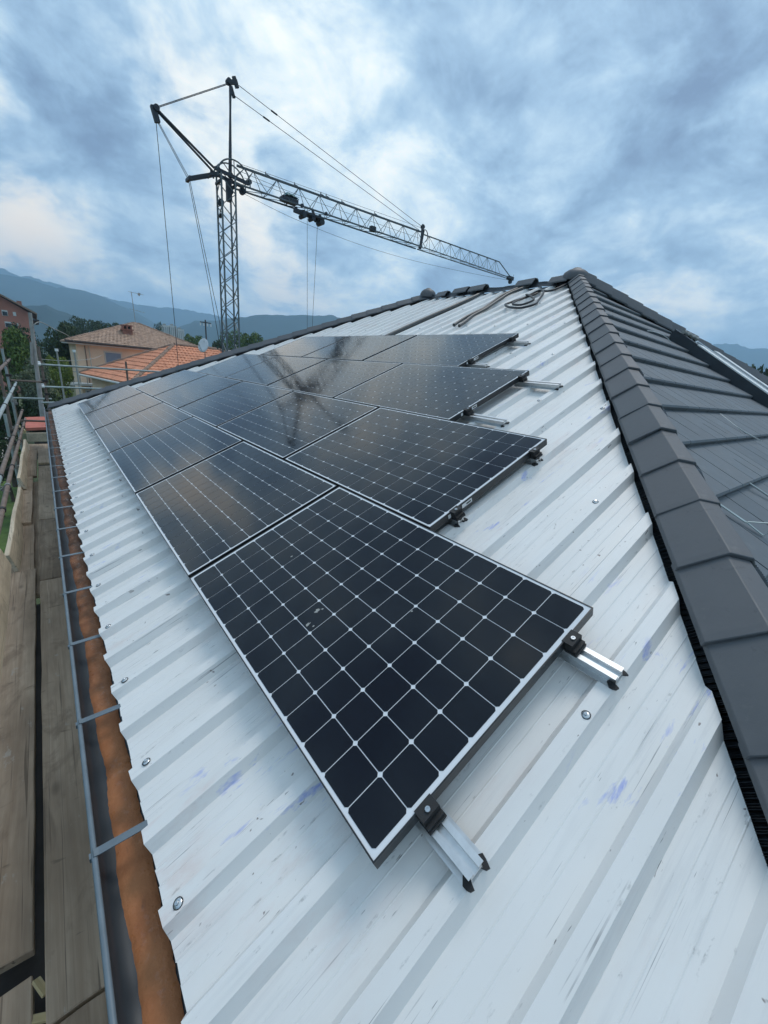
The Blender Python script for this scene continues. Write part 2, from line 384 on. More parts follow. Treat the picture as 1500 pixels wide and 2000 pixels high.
# ------------------------------------------------------------------ geometry helpers
class MB:
    def __init__(s): s.v = []; s.f = []

    def add(s, vs, fs):
        o = len(s.v); s.v += [tuple(v) for v in vs]; s.f += [tuple(i + o for i in f) for f in fs]; return s

    def box(s, x0, x1, y0, y1, z0, z1):
        return s.add([(x0, y0, z0), (x1, y0, z0), (x1, y1, z0), (x0, y1, z0), (x0, y0, z1), (x1, y0, z1), (x1, y1, z1), (x0, y1, z1)],
                     [(0, 3, 2, 1), (4, 5, 6, 7), (0, 1, 5, 4), (1, 2, 6, 5), (2, 3, 7, 6), (3, 0, 4, 7)])

    def tube(s, a, b, r, n=8, r2=None, cap=True):
        a = Vector(a); b = Vector(b); d = (b - a).normalized(); r2 = r if r2 is None else r2
        u = d.orthogonal().normalized(); w = d.cross(u)
        vs = []
        for k in range(n):
            t = 2 * math.pi * k / n; q = u * math.cos(t) + w * math.sin(t)
            vs.append(a + q * r); vs.append(b + q * r2)
        fs = [(2 * k, 2 * ((k + 1) % n), 2 * ((k + 1) % n) + 1, 2 * k + 1) for k in range(n)]
        if cap:
            fs.append(tuple(2 * k for k in reversed(range(n)))); fs.append(tuple(2 * k + 1 for k in range(n)))
        return s.add(vs, fs)

    def path(s, pts, r, n=6):
        pts = [Vector(p) for p in pts]; rings = []
        u = None
        for i, p in enumerate(pts):
            d = (pts[min(i + 1, len(pts) - 1)] - pts[max(i - 1, 0)]).normalized()
            if u is None: u = d.orthogonal().normalized()
            u = (u - d * u.dot(d)).normalized(); w = d.cross(u)
            rings.append([p + (u * math.cos(2 * math.pi * k / n) + w * math.sin(2 * math.pi * k / n)) * r for k in range(n)])
        vs = [q for g in rings for q in g]; fs = []
        for i in range(len(pts) - 1):
            for k in range(n):
                fs.append((i * n + k, i * n + (k + 1) % n, (i + 1) * n + (k + 1) % n, (i + 1) * n + k))
        fs.append(tuple(reversed(range(n)))); fs.append(tuple((len(pts) - 1) * n + k for k in range(n)))
        return s.add(vs, fs)

    def bar(s, a, b, w, h, upv=(0, 0, 1)):
        a = Vector(a); b = Vector(b); d = (b - a).normalized(); u = Vector(upv)
        sd = d.cross(u)
        if sd.length < 1e-4: sd = d.orthogonal()
        sd.normalize(); u = sd.cross(d)
        vs = [p + sd * (i * w / 2) + u * (j * h / 2) for p in (a, b) for i, j in ((-1, -1), (1, -1), (1, 1), (-1, 1))]
        return s.add(vs, [(0, 1, 2, 3), (7, 6, 5, 4), (0, 4, 5, 1), (1, 5, 6, 2), (2, 6, 7, 3), (3, 7, 4, 0)])

    def poly_prism(s, pts, lo, hi):            # 2D outline in xy, from z=lo to z=hi
        n = len(pts)
        vs = [(x, y, lo) for x, y in pts] + [(x, y, hi) for x, y in pts]
        fs = [tuple(reversed(range(n))), tuple(range(n, 2 * n))] + [(k, (k + 1) % n, n + (k + 1) % n, n + k) for k in range(n)]
        return s.add(vs, fs)

    def lathe(s, prof, c=(0, 0, 0), n=16):
        vs = []; fs = []
        for r, z in prof:
            for k in range(n):
                t = 2 * math.pi * k / n; vs.append((c[0] + r * math.cos(t), c[1] + r * math.sin(t), c[2] + z))
        for i in range(len(prof) - 1):
            for k in range(n):
                fs.append((i * n + k, i * n + (k + 1) % n, (i + 1) * n + (k + 1) % n, (i + 1) * n + k))
        fs.append(tuple(reversed(range(n)))); fs.append(tuple((len(prof) - 1) * n + k for k in range(n)))
        return s.add(vs, fs)


def wm(o):
    m = o.matrix_basis.copy()
    if o.parent: m = wm(o.parent) @ o.matrix_parent_inverse @ m
    return m


IDM = Matrix.Identity(4)


def tag(o, label=None, cat=None, group=None, kind=None):
    if label: o['label'] = label
    if cat: o['category'] = cat
    if group: o['group'] = group
    if kind: o['kind'] = kind
    return o


def empty(name, loc, label, cat, group=None, frame=None):
    o = bpy.data.objects.new(name, None); COL.objects.link(o); o.empty_display_size = .2
    o.matrix_basis = (frame @ Matrix.Translation(loc)) if frame else Matrix.Translation(loc)
    return tag(o, label, cat, group)


def put(name, mb, mat, parent=None, frame=IDM, smooth=False, bevel=0.0):
    """One object from a mesh given in the coordinates of 'frame'; its origin goes to the middle of its base."""
    xs = [v[0] for v in mb.v]; ys = [v[1] for v in mb.v]; zs = [v[2] for v in mb.v]
    c = Vector(((min(xs) + max(xs)) / 2, (min(ys) + max(ys)) / 2, min(zs)))
    me = bpy.data.meshes.new(name)
    me.from_pydata([(v[0] - c.x, v[1] - c.y, v[2] - c.z) for v in mb.v], [], mb.f)
    if bevel:
        bm = bmesh.new(); bm.from_mesh(me)
        bmesh.ops.bevel(bm, geom=bm.edges[:], offset=bevel, segments=1, affect='EDGES', clamp_overlap=True); bm.to_mesh(me); bm.free()
    me.validate(); me.update()
    if smooth:
        for p in me.polygons: p.use_smooth = True
        try: me.set_sharp_from_angle(angle=R(40))
        except Exception: pass
    me.materials.append(mat if not isinstance(mat, str) else M[mat])
    o = bpy.data.objects.new(name, me); COL.objects.link(o)
    m = frame @ Matrix.Translation(c)
    if parent is not None:
        o.parent = parent; o.matrix_basis = wm(parent).inverted() @ m
    else: o.matrix_basis = m
    return o


def copy_tree(o, parent=None):
    c = o.copy(); COL.objects.link(c)
    if parent is not None: c.parent = parent
    for ch in KIDS.get(o.name, []): copy_tree(ch, c)
    return c


KIDS = {}
TH = R(24.3); CT, ST = math.cos(TH), math.sin(TH)
# roof frame: local x = up the slope, y = along the eave, z = off the roof; the panels' glass lies at z = 0
RF = Matrix(((CT, 0, -ST, 0), (0, 1, 0, 0), (ST, 0, CT, 0), (0, 0, 0, 1)))
GZ = -7.0
HC = -.08           # rib crest height in the roof frame
HP = -.118          # pan height
B_E, B_R = -.51, 7.05
A_APEX, B_APEX = 3.468, 7.12
A_FAR = 6.95
HOFF = .281         # sheets stop short of the hip line by this much (measured up the slope)
SL = 1.514


def P(b, a, h=0.0): return RF @ Vector((b, a, h))


APEX = P(B_APEX, A_APEX, HC); APEX2 = P(B_APEX, A_FAR, HC)
CORNER = P(B_E, (B_E - 1.589 - HOFF) / SL, HC); CORNER2 = P(B_E, A_FAR + (B_APEX - B_E) / SL, HC)

# ------------------------------------------------------------------ setting: ground and hills
g = MB(); n = 26
RG = 3400.0
rings = [0, 15, 40, 90, 200, 450, 900, 1700, RG]
vs = [(0, 0, GZ)]; fs = []
for r in rings[1:]:
    for k in range(n):
        t = 2 * math.pi * k / n; vs.append((r * math.cos(t), r * math.sin(t), GZ))
for k in range(n): fs.append((0, 1 + k, 1 + (k + 1) % n))
for i in range(len(rings) - 2):
    for k in range(n):
        a = 1 + i * n; b = a + n
        fs.append((a + k, b + k, b + (k + 1) % n, a + (k + 1) % n))
g.add(vs, fs)
tag(put('ground', g, 'ground'), 'green valley floor spreading below the house to the hills', 'ground', None, 'structure')


def hill(name, crest, base, rough, label, seed):
    rnd = random.Random(seed); crest = [Vector(c) for c in crest]
    # resample
    pts = []
    for i in range(len(crest) - 1):
        k = max(2, int((crest[i + 1] - crest[i]).length / 14))
        for j in range(k): pts.append(crest[i].lerp(crest[i + 1], j / k))
    pts.append(crest[-1])
    ph = [rnd.uniform(0, 6.28) for _ in range(8)]
    mb = MB(); rows = 9; vs = []; fs = []
    for i, p in enumerate(pts):
        d = Vector((p.x, p.y, 0)).normalized(); h = p.z - GZ
        crown = rough * (math.sin(i * .9 + ph[0]) * .5 + math.sin(i * 2.3 + ph[1]) * .35 + rnd.uniform(-.6, .6))
        for r in range(-rows, rows + 1):
            t = r / rows
            prof = (1 - abs(t)) ** 1.15
            sp = math.sin(i * .33 + ph[2] + t * 2.5) * .5 + math.sin(i * .13 + ph[3] - t * 1.7) * .5
            off = t * base * (1 + .25 * sp * abs(t))
            zz = GZ - 1.5 + (h + crown * (1 - abs(t))) * prof + h * .10 * sp * math.sin(math.pi * min(1, abs(t) * 1.0)) + rnd.uniform(-1, 1) * rough * .5 * (1 if r else 0)
            if abs(r) == rows: zz = GZ - .6
            vs.append((p.x + d.x * off, p.y + d.y * off, max(zz, GZ - .6)))
    w = 2 * rows + 1
    for i in range(len(pts) - 1):
        for r in range(w - 1):
            fs.append((i * w + r, i * w + r + 1, (i + 1) * w + r + 1, (i + 1) * w + r))
    mb.add(vs, fs)
    tag(put(name, mb, 'hill', smooth=True), label, 'hills', None, 'structure')


hill('mountain_range', [(-520, 1900, 60), (-249.6, 1984, 130), (-166, 1992, 167), (-65, 1998, 205), (-27, 1999, 203), (25, 1999, 200), (79, 1998, 188), (161, 1993, 195), (213, 1988, 180), (291, 1978, 154), (390, 1961, 107), (451, 1948, 86), (514, 1932, 66), (620, 1905, 20)], 520, 3.0, 'dark blue wooded mountain slope rising at the left behind the brick block', 1)
hill('mountain_range', [(-500, 2850, 200), (-89, 2898, 320), (-20, 2899, 297), (20, 2899, 304), (138, 2896, 287), (222, 2891, 278), (354, 2878, 256), (522, 2852, 248), (676, 2820, 259), (862, 2768, 249), (1028, 2711, 228), (1199, 2640, 189), (1420, 2540, 120)], 420, 4.0, 'palest farthest mountain ridge fading into the cloud behind the crane', 2)
hill('hill', [(-120, 990, 30), (-28, 999, 52), (0, 1000, 61), (21, 999, 65), (49, 998, 56), (73, 997, 43), (99, 995, 28), (150, 988, 5)], 240, 1.6, 'low green hill spur in front of the left mountain', 3)
hill('hill', [(200, 1490, 20), (276, 1474, 50), (339, 1461, 82), (389, 1448, 104), (474, 1422, 121), (561, 1390, 146), (649, 1351, 157), (781, 1280, 171), (853, 1233, 158), (939, 1168, 120), (1080, 1040, 60)], 380, 2.2, 'long rounded wooded hill behind the crane mast', 4)
hill('mountain_range', [(2380, 1100, 120), (2461, 835, 224), (2509, 678, 273), (2521, 632, 279), (2535, 576, 277), (2547, 518, 261), (2557, 466, 262), (2574, 364, 255), (2590, 224, 249), (2598, 70, 197), (2600, -300, 100)], 430, 3.4, 'blue mountain ridge low at the right beyond the hip roof', 5)

lw = MB(); lw.box(-9, -2.2, 9, 44, GZ, GZ + .03)
tag(put('lawn', lw, 'lawn'), None, None, None, 'structure')
pv = MB(); pv.box(-4.6, -3.3, 26, 60, GZ, GZ + .06)
tag(put('path', pv, 'paving'), None, None, None, 'structure')

# ------------------------------------------------------------------ the house we stand on
house = empty('house', (3.2, 5, GZ), 'house under the white metal roof with dark hip and ridge tiles', 'house')


def hput(name, mb, mat, **k): return put(name, mb, mat, house, **k)


w = MB(); w.box(.25, 12.6, -.55, 11.4, GZ, -.62); hput('wall', w, 'own_wall')
# dark deck below the sheets, butting the facet deck
dk = MB(); t = .055
pts = [(B_E + .03, (B_E + .03 - 1.589 - HOFF) / SL + .06), (B_APEX - .02, A_APEX + .05), (B_APEX - .02, A_FAR - .05), (B_E + .03, A_FAR + (B_APEX - B_E - .03) / SL - .06)]
dk.poly_prism(pts, HP - .03 - t, HP - .03); hput('roof_deck', dk, 'under', frame=RF)
# back slope of the roof and far hip end
HIPK = 1.85
up_f = Vector((0, 0.849, 0.529)); n_f = Vector((0, -0.529, 0.849)); cd = Vector((1, 0, 0))
VE = (CORNER - APEX).dot(up_f)
HIPN = (CORNER.x - APEX.x) / VE


def F(u, v, o=0.0): return APEX + cd * u + up_f * v + n_f * o


RC = F(-VE * HIPK, VE)                      # far corner of the right hip
bk = MB()
RC2 = Vector((RC.x, CORNER2.y + .6, RC.z))
bk.add([APEX - Vector((0, 0, .03)), RC - Vector((0, 0, .03)), RC2 - Vector((0, 0, .03)), APEX2 - Vector((0, 0, .03)), CORNER2 - Vector((0, 0, .06))], [(0, 1, 2, 3), (3, 2, 4)])
hput('back_slope', bk, 'tile')


# corrugated sheets: four ribs each, lapped on a rib
def prof_pts(a0, a1):
    out = []
    k = math.floor((a0 - .1) / .25) - 1
    while True:
        c = .100 + .25 * k
        for da, h in ((-.046, HP), (-.024, HC), (.024, HC), (.046, HP), (.098, HP), (.101, HP + .0014), (.104, HP), (.150, HP), (.153, HP + .0014), (.156, HP)):
            out.append((c + da, h))
        if c > a1 + .3: break
        k += 1
    res = []
    for i in range(len(out) - 1):
        (x0, h0), (x1, h1) = out[i], out[i + 1]
        if x1 < a0 or x0 > a1: continue
        def at(x): return h0 + (h1 - h0) * (x - x0) / (x1 - x0)
        s0 = max(x0, a0); s1 = min(x1, a1)
        if not res: res.append((s0, at(s0)))
        if s1 > res[-1][0] + 1e-6: res.append((s1, at(s1)))
    return res


def bmax(a):
    return min(B_R, SL * a + 1.589, SL * (A_FAR - a) + B_APEX - HOFF)


def sheet(a0, a1, lift):
    pr = prof_pts(a0, a1)
    # extra columns near the limits
    xs = [q for q in pr]
    vs = []; fs = []
    cols = [(a, h, bmax(a)) for a, h in xs if bmax(a) > B_E + .01]
    for a, h, bm_ in cols:
        jag = random.uniform(-.0012, .0012)
        vs.append((B_E + random.uniform(-.002, .002), a, h + lift)); vs.append((bm_ + jag, a, h + lift))
    for i in range(len(cols) - 1): fs.append((2 * i, 2 * i + 1, 2 * i + 3, 2 * i + 2))
    if len(cols) < 2: return
    mb = MB(); mb.add(vs, fs)
    o = hput('roof_sheet', mb, 'sheet', frame=RF)
    md = o.modifiers.new('thickness', 'SOLIDIFY'); md.thickness = .0012; md.offset = -1 if True else 1


a = -1.40 + .10 - .10
a = -1.40
i = 0
while a < 12.3:
    sheet(a - .024, a + 1.024, (.0016 if i % 2 else 0.0)); a += 1.0; i += 1

# roof screws with sealing washers on every second rib
PANEL_L, PANEL_W = 1.690, 1.046
GA, GB = .032, .0118
ROWS = [(0.0, 6), (.851, 5), (1.690, 4), (2.542, 3)]
sc = MB()
sc.lathe([(.0, 0), (.0115, .0), (.0125, .002), (.0105, .0042), (.0058, .005), (.0055, .0052), (.0055, .010), (.0048, .0108), (0, .0108)], n=12)
screw0 = None
for b in (-.455, .71, 1.73, 2.77, 3.80, 4.83, 5.88, 6.80):
    k = -3
    while True:
        a = -.15 + .5 * k; k += 1
        if a > 11.9: break
        if bmax(a) < b + .08: continue
        inside = False
        for r, (off, cnt) in enumerate(ROWS):
            if r * (PANEL_W + GB) - .02 < b < r * (PANEL_W + GB) + PANEL_W + .02 and off - .02 < a < off + cnt * (PANEL_L + GA): inside = True
        if inside: continue
        if screw0 is None:
            screw0 = hput('roof_screw', sc, 'steel', frame=RF, smooth=True)
            ws = MB(); ws.lathe([(0, -.001), (.0145, -.001), (.0148, .0012), (.012, .0018), (0, .0018)], n=14)
            washer0 = put('washer', ws, 'rubber', screw0, frame=RF, smooth=True)
            WB = washer0.matrix_basis.copy(); o = screw0; wo = washer0
        else:
            o = screw0.copy(); COL.objects.link(o)
            wo = washer0.copy(); COL.objects.link(wo); wo.parent = o
        jit = Matrix.Rotation(random.uniform(-.12, .12), 4, 'X') @ Matrix.Rotation(random.uniform(-.1, .1), 4, 'Y')
        o.matrix_basis = wm(house).inverted() @ RF @ Matrix.Translation((b + random.uniform(-.012, .012), a + random.uniform(-.008, .008), HC + .0012)) @ jit
        wo.matrix_basis = Matrix.Translation((0, 0, -.0005))


# hip and ridge tiles: trapezoid caps
def cap_tile(p0, p1, nl, nr, wl, wr, lift, rise, name='hip_tile', top=.040, thick=.016):
    """p0 low end, p1 high end of the hip line; nl/nr: unit vectors down the left / right slope, square to the line."""
    p0 = Vector(p0); p1 = Vector(p1); d = (p1 - p0).normalized(); upv = (-(nl + nr)).normalized()
    def ring(p, l, s):
        tl = p + upv * (rise + l) + nl * top * s; tr = p + upv * (rise + l) + nr * top * s
        el = p + upv * l + nl * wl * s + upv * (.026); er = p + upv * l + nr * wr * s + upv * (.026)
        ll = el - upv * .022; lr = er - upv * .022
        o = [ll, el, tl, tr, er, lr]
        il = lr - upv * 0 - nr * thick; itr = tr - upv * thick; itl = tl - upv * thick; ill = ll - nl * thick
        return o + [il, itr, itl, ill]
    mb = MB(); r0 = ring(p0, lift + .016, 1.03); rm = ring(p0 + d * .03, lift + .017, 1.03); r1 = ring(p1, lift, .97)
    vs = r0 + rm + r1; k = 10; fs = []
    for j in range(2):
        for q in range(k): fs.append((j * k + q, (j + 1) * k + q, (j + 1) * k + (q + 1) % k, j * k + (q + 1) % k))
    fs.append(tuple(range(k))); fs.append(tuple(reversed(range(2 * k, 3 * k))))
    mb.add(vs, fs)
    return hput(name, mb, 'tile', bevel=.0025)


def cap_run(lo, hi, e1, e2, wl, wr, name, step=.335, lift=.03, rise=.115, skip=()):
    lo = Vector(lo); hi = Vector(hi); d = (hi - lo).normalized(); L = (hi - lo).length
    nl = (e1 - d * e1.dot(d)).normalized(); nr = (e2 - d * e2.dot(d)).normalized()
    k = 0; s = 0.0
    while s < L - .12:
        if k not in skip:
            j = Vector((random.uniform(-.004, .004), random.uniform(-.004, .004), random.uniform(-.003, .004)))
            cap_tile(lo + d * s + j, lo + d * min(s + step + .05, L) + j, nl, nr, wl, wr, lift, rise, name)
        s += step; k += 1


e_main = (P(-1, 0) - P(0, 0)).normalized()        # down the main slope
e_fac = -up_f
hd = (APEX - CORNER).normalized()
start = CORNER + hd * .02
cap_run(start, APEX - hd * .02, e_main, e_fac, .158, .118, 'hip_tile', .342, .014, .108)
e_back = (RC2 - APEX2); e_back = (e_back - Vector((0, e_back.y, 0))).normalized()
hd2 = (APEX2 - CORNER2).normalized()
cap_run(CORNER2 + hd2 * .02, APEX2, e_main, Vector((0, .849, -.529)), .150, .150, 'hip_tile', .35, .01, .095)
hd3 = (APEX - RC).normalized()
cap_run(RC, APEX, e_fac, e_back, .155, .155, 'hip_tile', .36, .045, .125)
# ridge: underlay roll along the top, only a few tiles laid loose on it
rl = MB(); rl.poly_prism([(-.10, -.02), (-.05, .035), (.05, .035), (.13, -.03)], 0, 1)
roll = MB()
N0 = 24; vs = []; fs = []
for i in range(N0 + 1):
    a = A_APEX + (A_FAR - A_APEX) * i / N0
    for b, h in ((B_R - .06, HC + .006), (B_R + .02, HC + .03), (B_APEX - .02, HC + .062), (B_APEX + .05, HC + .045)):
        q = P(b, a, h + .008 * math.sin(i * 1.7) + random.uniform(-.004, .004)); vs.append(q)
for i in range(N0):
    for j in range(3): fs.append((i * 4 + j, i * 4 + j + 1, (i + 1) * 4 + j + 1, (i + 1) * 4 + j))
roll.add(vs, fs); hput('ridge_underlay', roll, 'flash', smooth=True)
nl = e_main.copy(); nr = Vector((.78, 0, -.3)).normalized()
for a0, a1, dz in ((3.58, 3.92, .02), (4.22, 4.58, .03), (5.30, 5.68, .035), (5.73, 6.12, .03), (6.30, 6.60, 0.0)):
    if a1 - a0 < .1: continue
    cap_tile(P(B_APEX - .03, a0, HC), P(B_APEX - .03, a1, HC), nl, nr, .14, .14, .02 + dz, .085, 'ridge_tile')


def hip_cap(c, r, hgt):
    mb = MB(); nseg = 20; prof = [(1.0, -.55), (1.04, -.2), (1.0, .15), (.88, .48), (.66, .74), (.45, .86), (.40, .90), (.30, 1.02), (.14, 1.10), (0.0, 1.12)]
    vs = []; fs = []
    for q, z in prof:
        for k in range(nseg):
            t = 2 * math.pi * k / nseg; f = 1 + .03 * math.cos(6 * t)
            vs.append((c.x + r * q * f * math.cos(t), c.y + r * q * f * math.sin(t), c.z + hgt * z))
    for i in range(len(prof) - 1):
        for k in range(nseg): fs.append((i * nseg + k, i * nseg + (k + 1) % nseg, (i + 1) * nseg + (k + 1) % nseg, (i + 1) * nseg + k))
    mb.add(vs, fs); hput('hip_cap', mb, 'tile', smooth=True)


hip_cap(APEX + Vector((.05, .08, .085)), .20, .125)
hip_cap(APEX2 + Vector((-.02, .0, .07)), .17, .12)

# pleated black flashing strip below the near hip tiles (both sides)
def flashing(side):
    mb = MB(); L = (APEX - CORNER).length; N1 = int(L / .0062); vs = []; fs = []; amp = 1.0
    for i in range(N1 + 1):
        s = i / N1 * L; p = CORNER + hd * s; amp = max(.25, min(1.6, amp + random.uniform(-.25, .25))); pl = .0019 * amp * (1 if i % 2 else -1) + .004 * math.sin(s * 31) * math.sin(s * 7.7)
        a = p.y
        if side < 0:
            sag = 0.0
            ph = ((a - .1) / .25) % 1.0
            crest = max(0.0, 1 - abs(((ph + .5) % 1.0) - .5) / .16)
            hh = (HP - HC) * (1 - min(1, crest * 1.6)) + .012
            nl_ = (e_main - hd * e_main.dot(hd)).normalized(); nn = RF.to_3x3() @ Vector((0, 0, 1))
            wob = .012 * math.sin(s * 9.1) + .008 * math.sin(s * 23.0)
            q = [(.0, .05), (.055, .018), (.095, -.022), (.138, -.043 + .004 * math.sin(s * 9.1)), (.172, -.047)]
        else:
            nl_ = (e_fac - hd * e_fac.dot(hd)).normalized(); nn = n_f
            ph = (s / .78) % 1.0
            wob = .035 * max(0, math.sin(ph * 6.28)) ** 1.5
            q = [(.0, .07), (.08, .06), (.13, .05), (.155 + wob, .052 - .0 * ph)]
        for dd, h in q: vs.append(p + nl_ * dd + nn * (h + pl * (1 if .05 < dd < .16 or side > 0 else 0)))
    for i in range(N1):
        for j in range(3): fs.append((i * 4 + j, i * 4 + j + 1, (i + 1) * 4 + j + 1, (i + 1) * 4 + j))
    mb.add(vs, fs); hput('hip_flashing', mb, 'flash')


flashing(-1); flashing(1)

# flat grooved roof tiles on the hip end
fd = MB(); fd.add([F(0, 0, -.012), F(VE * HIPN, VE, -.012), F(-VE * HIPK, VE, -.012)], [(0, 1, 2)]); hput('facet_deck', fd, 'under')
COURSE = .372; TW = .60
FF = Matrix((( 1, 0, 0, APEX.x), (0, up_f.y, n_f.y, APEX.y), (0, up_f.z, n_f.z, APEX.z), (0, 0, 0, 1)))
tiles_made = 0


def roof_tile(u0, u1, v0, course):
    """one tile: nose at v0, head under the next course, four drawn grooves"""
    mb = MB(); v1 = v0 + COURSE + .035
    def cl(u, v): return min(max(u, HIPN * v + .04), -v * HIPK - .03)
    th0, th1 = .050, .004
    gro = []
    wdt = u1 - u0
    for gx, g0, g1 in random.choice((((.52, .0, .8),), ((.45, .1, 1.0),), ((.56, .35, 1.0),), ((.36, .0, .45), (.70, .5, 1.0)))):
        gro.append((u0 + wdt * (gx + random.uniform(-.05, .05)), g0, g1))
    # top made of strips, grooves as narrow sunk strips
    us = [u0 + .0035]
    for gx, _, _ in gro: us += [gx - .0070, gx - .0050, gx + .0050, gx + .0070]
    us.append(u1 - .0035)
    vsn = [v0, v0 + .012, v0 + .05, v0 + .05 + (COURSE - .05) * .5, v1]
    vs = []; fs = []
    nr_ = len(vsn)
    for i, u in enumerate(us):
        for j, v in enumerate(vsn):
            z = th0 + (th1 - th0) * (v - v0) / (v1 - v0)
            if j == 0: z -= .012
            gi = (i - 1) // 4 if 0 < i < len(us) - 1 else -1
            if gi >= 0 and (i - 1) % 4 in (1, 2):
                tt = (v - v0) / COURSE
                if gro[gi][1] <= tt + .13 and tt <= gro[gi][2] + .05 and j > 0: z -= .015
            uu = cl(u, v); vs.append((uu, v, z))
    base = len(vs)
    for i, u in enumerate(us): vs.append((cl(u, v0), v0 + .002, .006))
    for i in range(len(us) - 1):
        for j in range(nr_ - 1): fs.append((i * nr_ + j, (i + 1) * nr_ + j, (i + 1) * nr_ + j + 1, i * nr_ + j + 1))
        fs.append((base + i, base + i + 1, (i + 1) * nr_, i * nr_))
    for i in (0, len(us) - 1):
        vs2 = [(vs[i * nr_ + j][0], vs[i * nr_ + j][1], -.004) for j in range(nr_)]
        o = len(vs); vs += vs2
        for j in range(nr_ - 1): fs.append((i * nr_ + j, i * nr_ + j + 1, o + j + 1, o + j))
    mb.add(vs, fs); return hput('roof_tile', mb, 'tile_flat', frame=FF)


SK_U0, SK_U1, SK_V0, SK_V1 = .84, 1.98, -1.46, -4.1
for cidx in range(17):
    v0 = -.002 - COURSE * (cidx + 1)
    if v0 < VE - .1: break
    u_lo, u_hi = HIPN * v0, -(v0 + COURSE) * HIPK + .25
    u = math.floor(u_lo / TW) * TW + (TW / 2 if cidx % 2 else 0)
    while u < u_hi:
        ua, ub = max(u, u_lo), min(u + TW, -v0 * HIPK)
        u += TW
        if ub - ua < .05: continue
        if ua > 4.6: continue
        if v0 + COURSE * .5 < SK_V0 and v0 > SK_V1:
            if ua >= SK_U0 and ub <= SK_U1: continue
            if ua < SK_U0 < ub: ub = SK_U0
            elif ua < SK_U1 < ub: ua = SK_U1
            if ub - ua < .04: continue
        roof_tile(ua, ub, v0, cidx); tiles_made += 1
far_t = MB(); far_t.add([(4.6, -2.15, .035), (4.6, -5.99, .035), (13.0, -5.99, .035)], [(0, 1, 2)]); hput('outer_tile_field', far_t, 'tile', frame=FF)

# roof window at the right
sk = MB(); H0 = .155
for (a0, a1, b0, b1) in ((SK_U0, SK_U0 + .05, SK_V1, SK_V0), (SK_U1 - .05, SK_U1, SK_V1, SK_V0), (SK_U0 + .05, SK_U1 - .05, SK_V1, SK_V1 + .05), (SK_U0 + .05, SK_U1 - .05, SK_V0 - .05, SK_V0)):
    sk.box(a0, a1, b0, b1, 0, H0)
win = hput('roof_window', sk, 'gutter', frame=FF)
cv = MB()
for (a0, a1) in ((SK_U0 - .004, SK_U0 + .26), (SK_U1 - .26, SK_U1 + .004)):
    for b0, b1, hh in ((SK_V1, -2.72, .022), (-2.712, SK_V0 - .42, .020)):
        cv = MB(); cv.box(a0, a1, b0, b1, H0 + .002, H0 + hh); put('cover_trim', cv, 'plate', win, frame=FF, bevel=.003)  # white colour stands in for sky reflected off the cover
c2 = MB(); c2.box(SK_U0 - .004, SK_U0 + .10, SK_V0 - .415, SK_V0 + .01, H0 + .002, H0 + .012); put('cover_trim', c2, 'gutter', win, frame=FF)
gl = MB(); gl.box(SK_U0 + .261, SK_U1 - .261, SK_V1 + .06, SK_V0 - .06, H0 - .02, H0 + .004); put('pane', gl, 'darkglass', win, frame=FF)
se = MB()
for uu in (.275, .310):
    se = MB(); se.box(SK_U0 + uu, SK_U0 + uu + .012, SK_V1, SK_V0 - .3, H0 + .005, H0 + .03); put('sash_rail', se, 'alu', win, frame=FF)
ro = MB(); pts = []
for i in range(9):
    pts.append((SK_U0 + .06 + .055 * i, SK_V0 - .10 - .012 * i, H0 + .035 + .008 * math.sin(i * 2.4)))
ro.path(pts, .032, 9); put('rolled_blind', ro, 'concrete', win, frame=FF, smooth=True)

# snow hooks and thin wires on the tiles
def hook(u, v):
    mb = MB()
    z = .052
    z = .040
    mb.bar((u - .03, v + .06, z), (u + .075, v - .165, z + .004), .022, .004)
    mb.bar((u + .075, v - .165, z + .006), (u + .10, v - .255, z + .004), .018, .004)
    mb.bar((u + .10, v - .255, z + .003), (u + .102, v - .257, z + .095), .020, .004, (0, 1, 0))
    mb.bar((u + .102, v - .255, z + .092), (u + .078, v - .17, z + .010), .009, .004)
    return hput('snow_hook', mb, 'tube', frame=FF)


hook(-4.54, -4.09); hook(-3.71, -4.10)


def fpts(l): return [FF @ Vector(q) for q in l]


wr = MB(); wr.path(fpts([(-2.20, -3.40, .035), (-2.29, -3.52, .045), (-2.33, -3.60, .05), (-2.30, -3.67, .05), (-2.20, -3.73, .050), (-2.10, -3.785, .046)]), .0045, 6)
tag(put('wire', wr, 'wire', smooth=True), 'thin pale wire lying curled on the dark tiles below the roof window', 'wire')
wr = MB(); wr.path(fpts([(-.28, -1.57, .04), (-.24, -1.60, .06), (-.05, -1.59, .065), (.18, -1.61, .07), (.30, -1.66, .06), (.33, -1.72, .04)]), .006, 6)
tag(put('wire', wr, 'wire', smooth=True), 'short pale wire hooked on the tiles just above the roof window', 'wire')

# gutter with straps and silt
gt = MB(); prof = [(-.556, -.335), (-.5545, -.38), (-.548, -.418), (-.532, -.438), (-.50, -.446), (-.44, -.446), (-.405, -.436), (-.392, -.41), (-.388, -.33), (-.385, -.33), (-.389, -.412), (-.403, -.440), (-.44, -.450), (-.502, -.450), (-.535, -.442), (-.551, -.42), (-.558, -.38), (-.5595, -.335)]
Y0, Y1 = -1.75, 12.55
vs = [(x, y, z) for y in (Y0, Y1) for x, z in prof]; k = len(prof)
gt.add(vs, [(i, (i + 1) % k, k + (i + 1) % k, k + i) for i in range(k)] + [tuple(range(k)), tuple(reversed(range(k, 2 * k)))])
gut = hput('gutter', gt, 'gutter', smooth=True)
rm = MB(); rm.tube((-.5575, Y0, -.331), (-.5575, Y1, -.331), .0085, 10); put('rim', rm, 'gutter_rim', gut, smooth=True)
stp = None
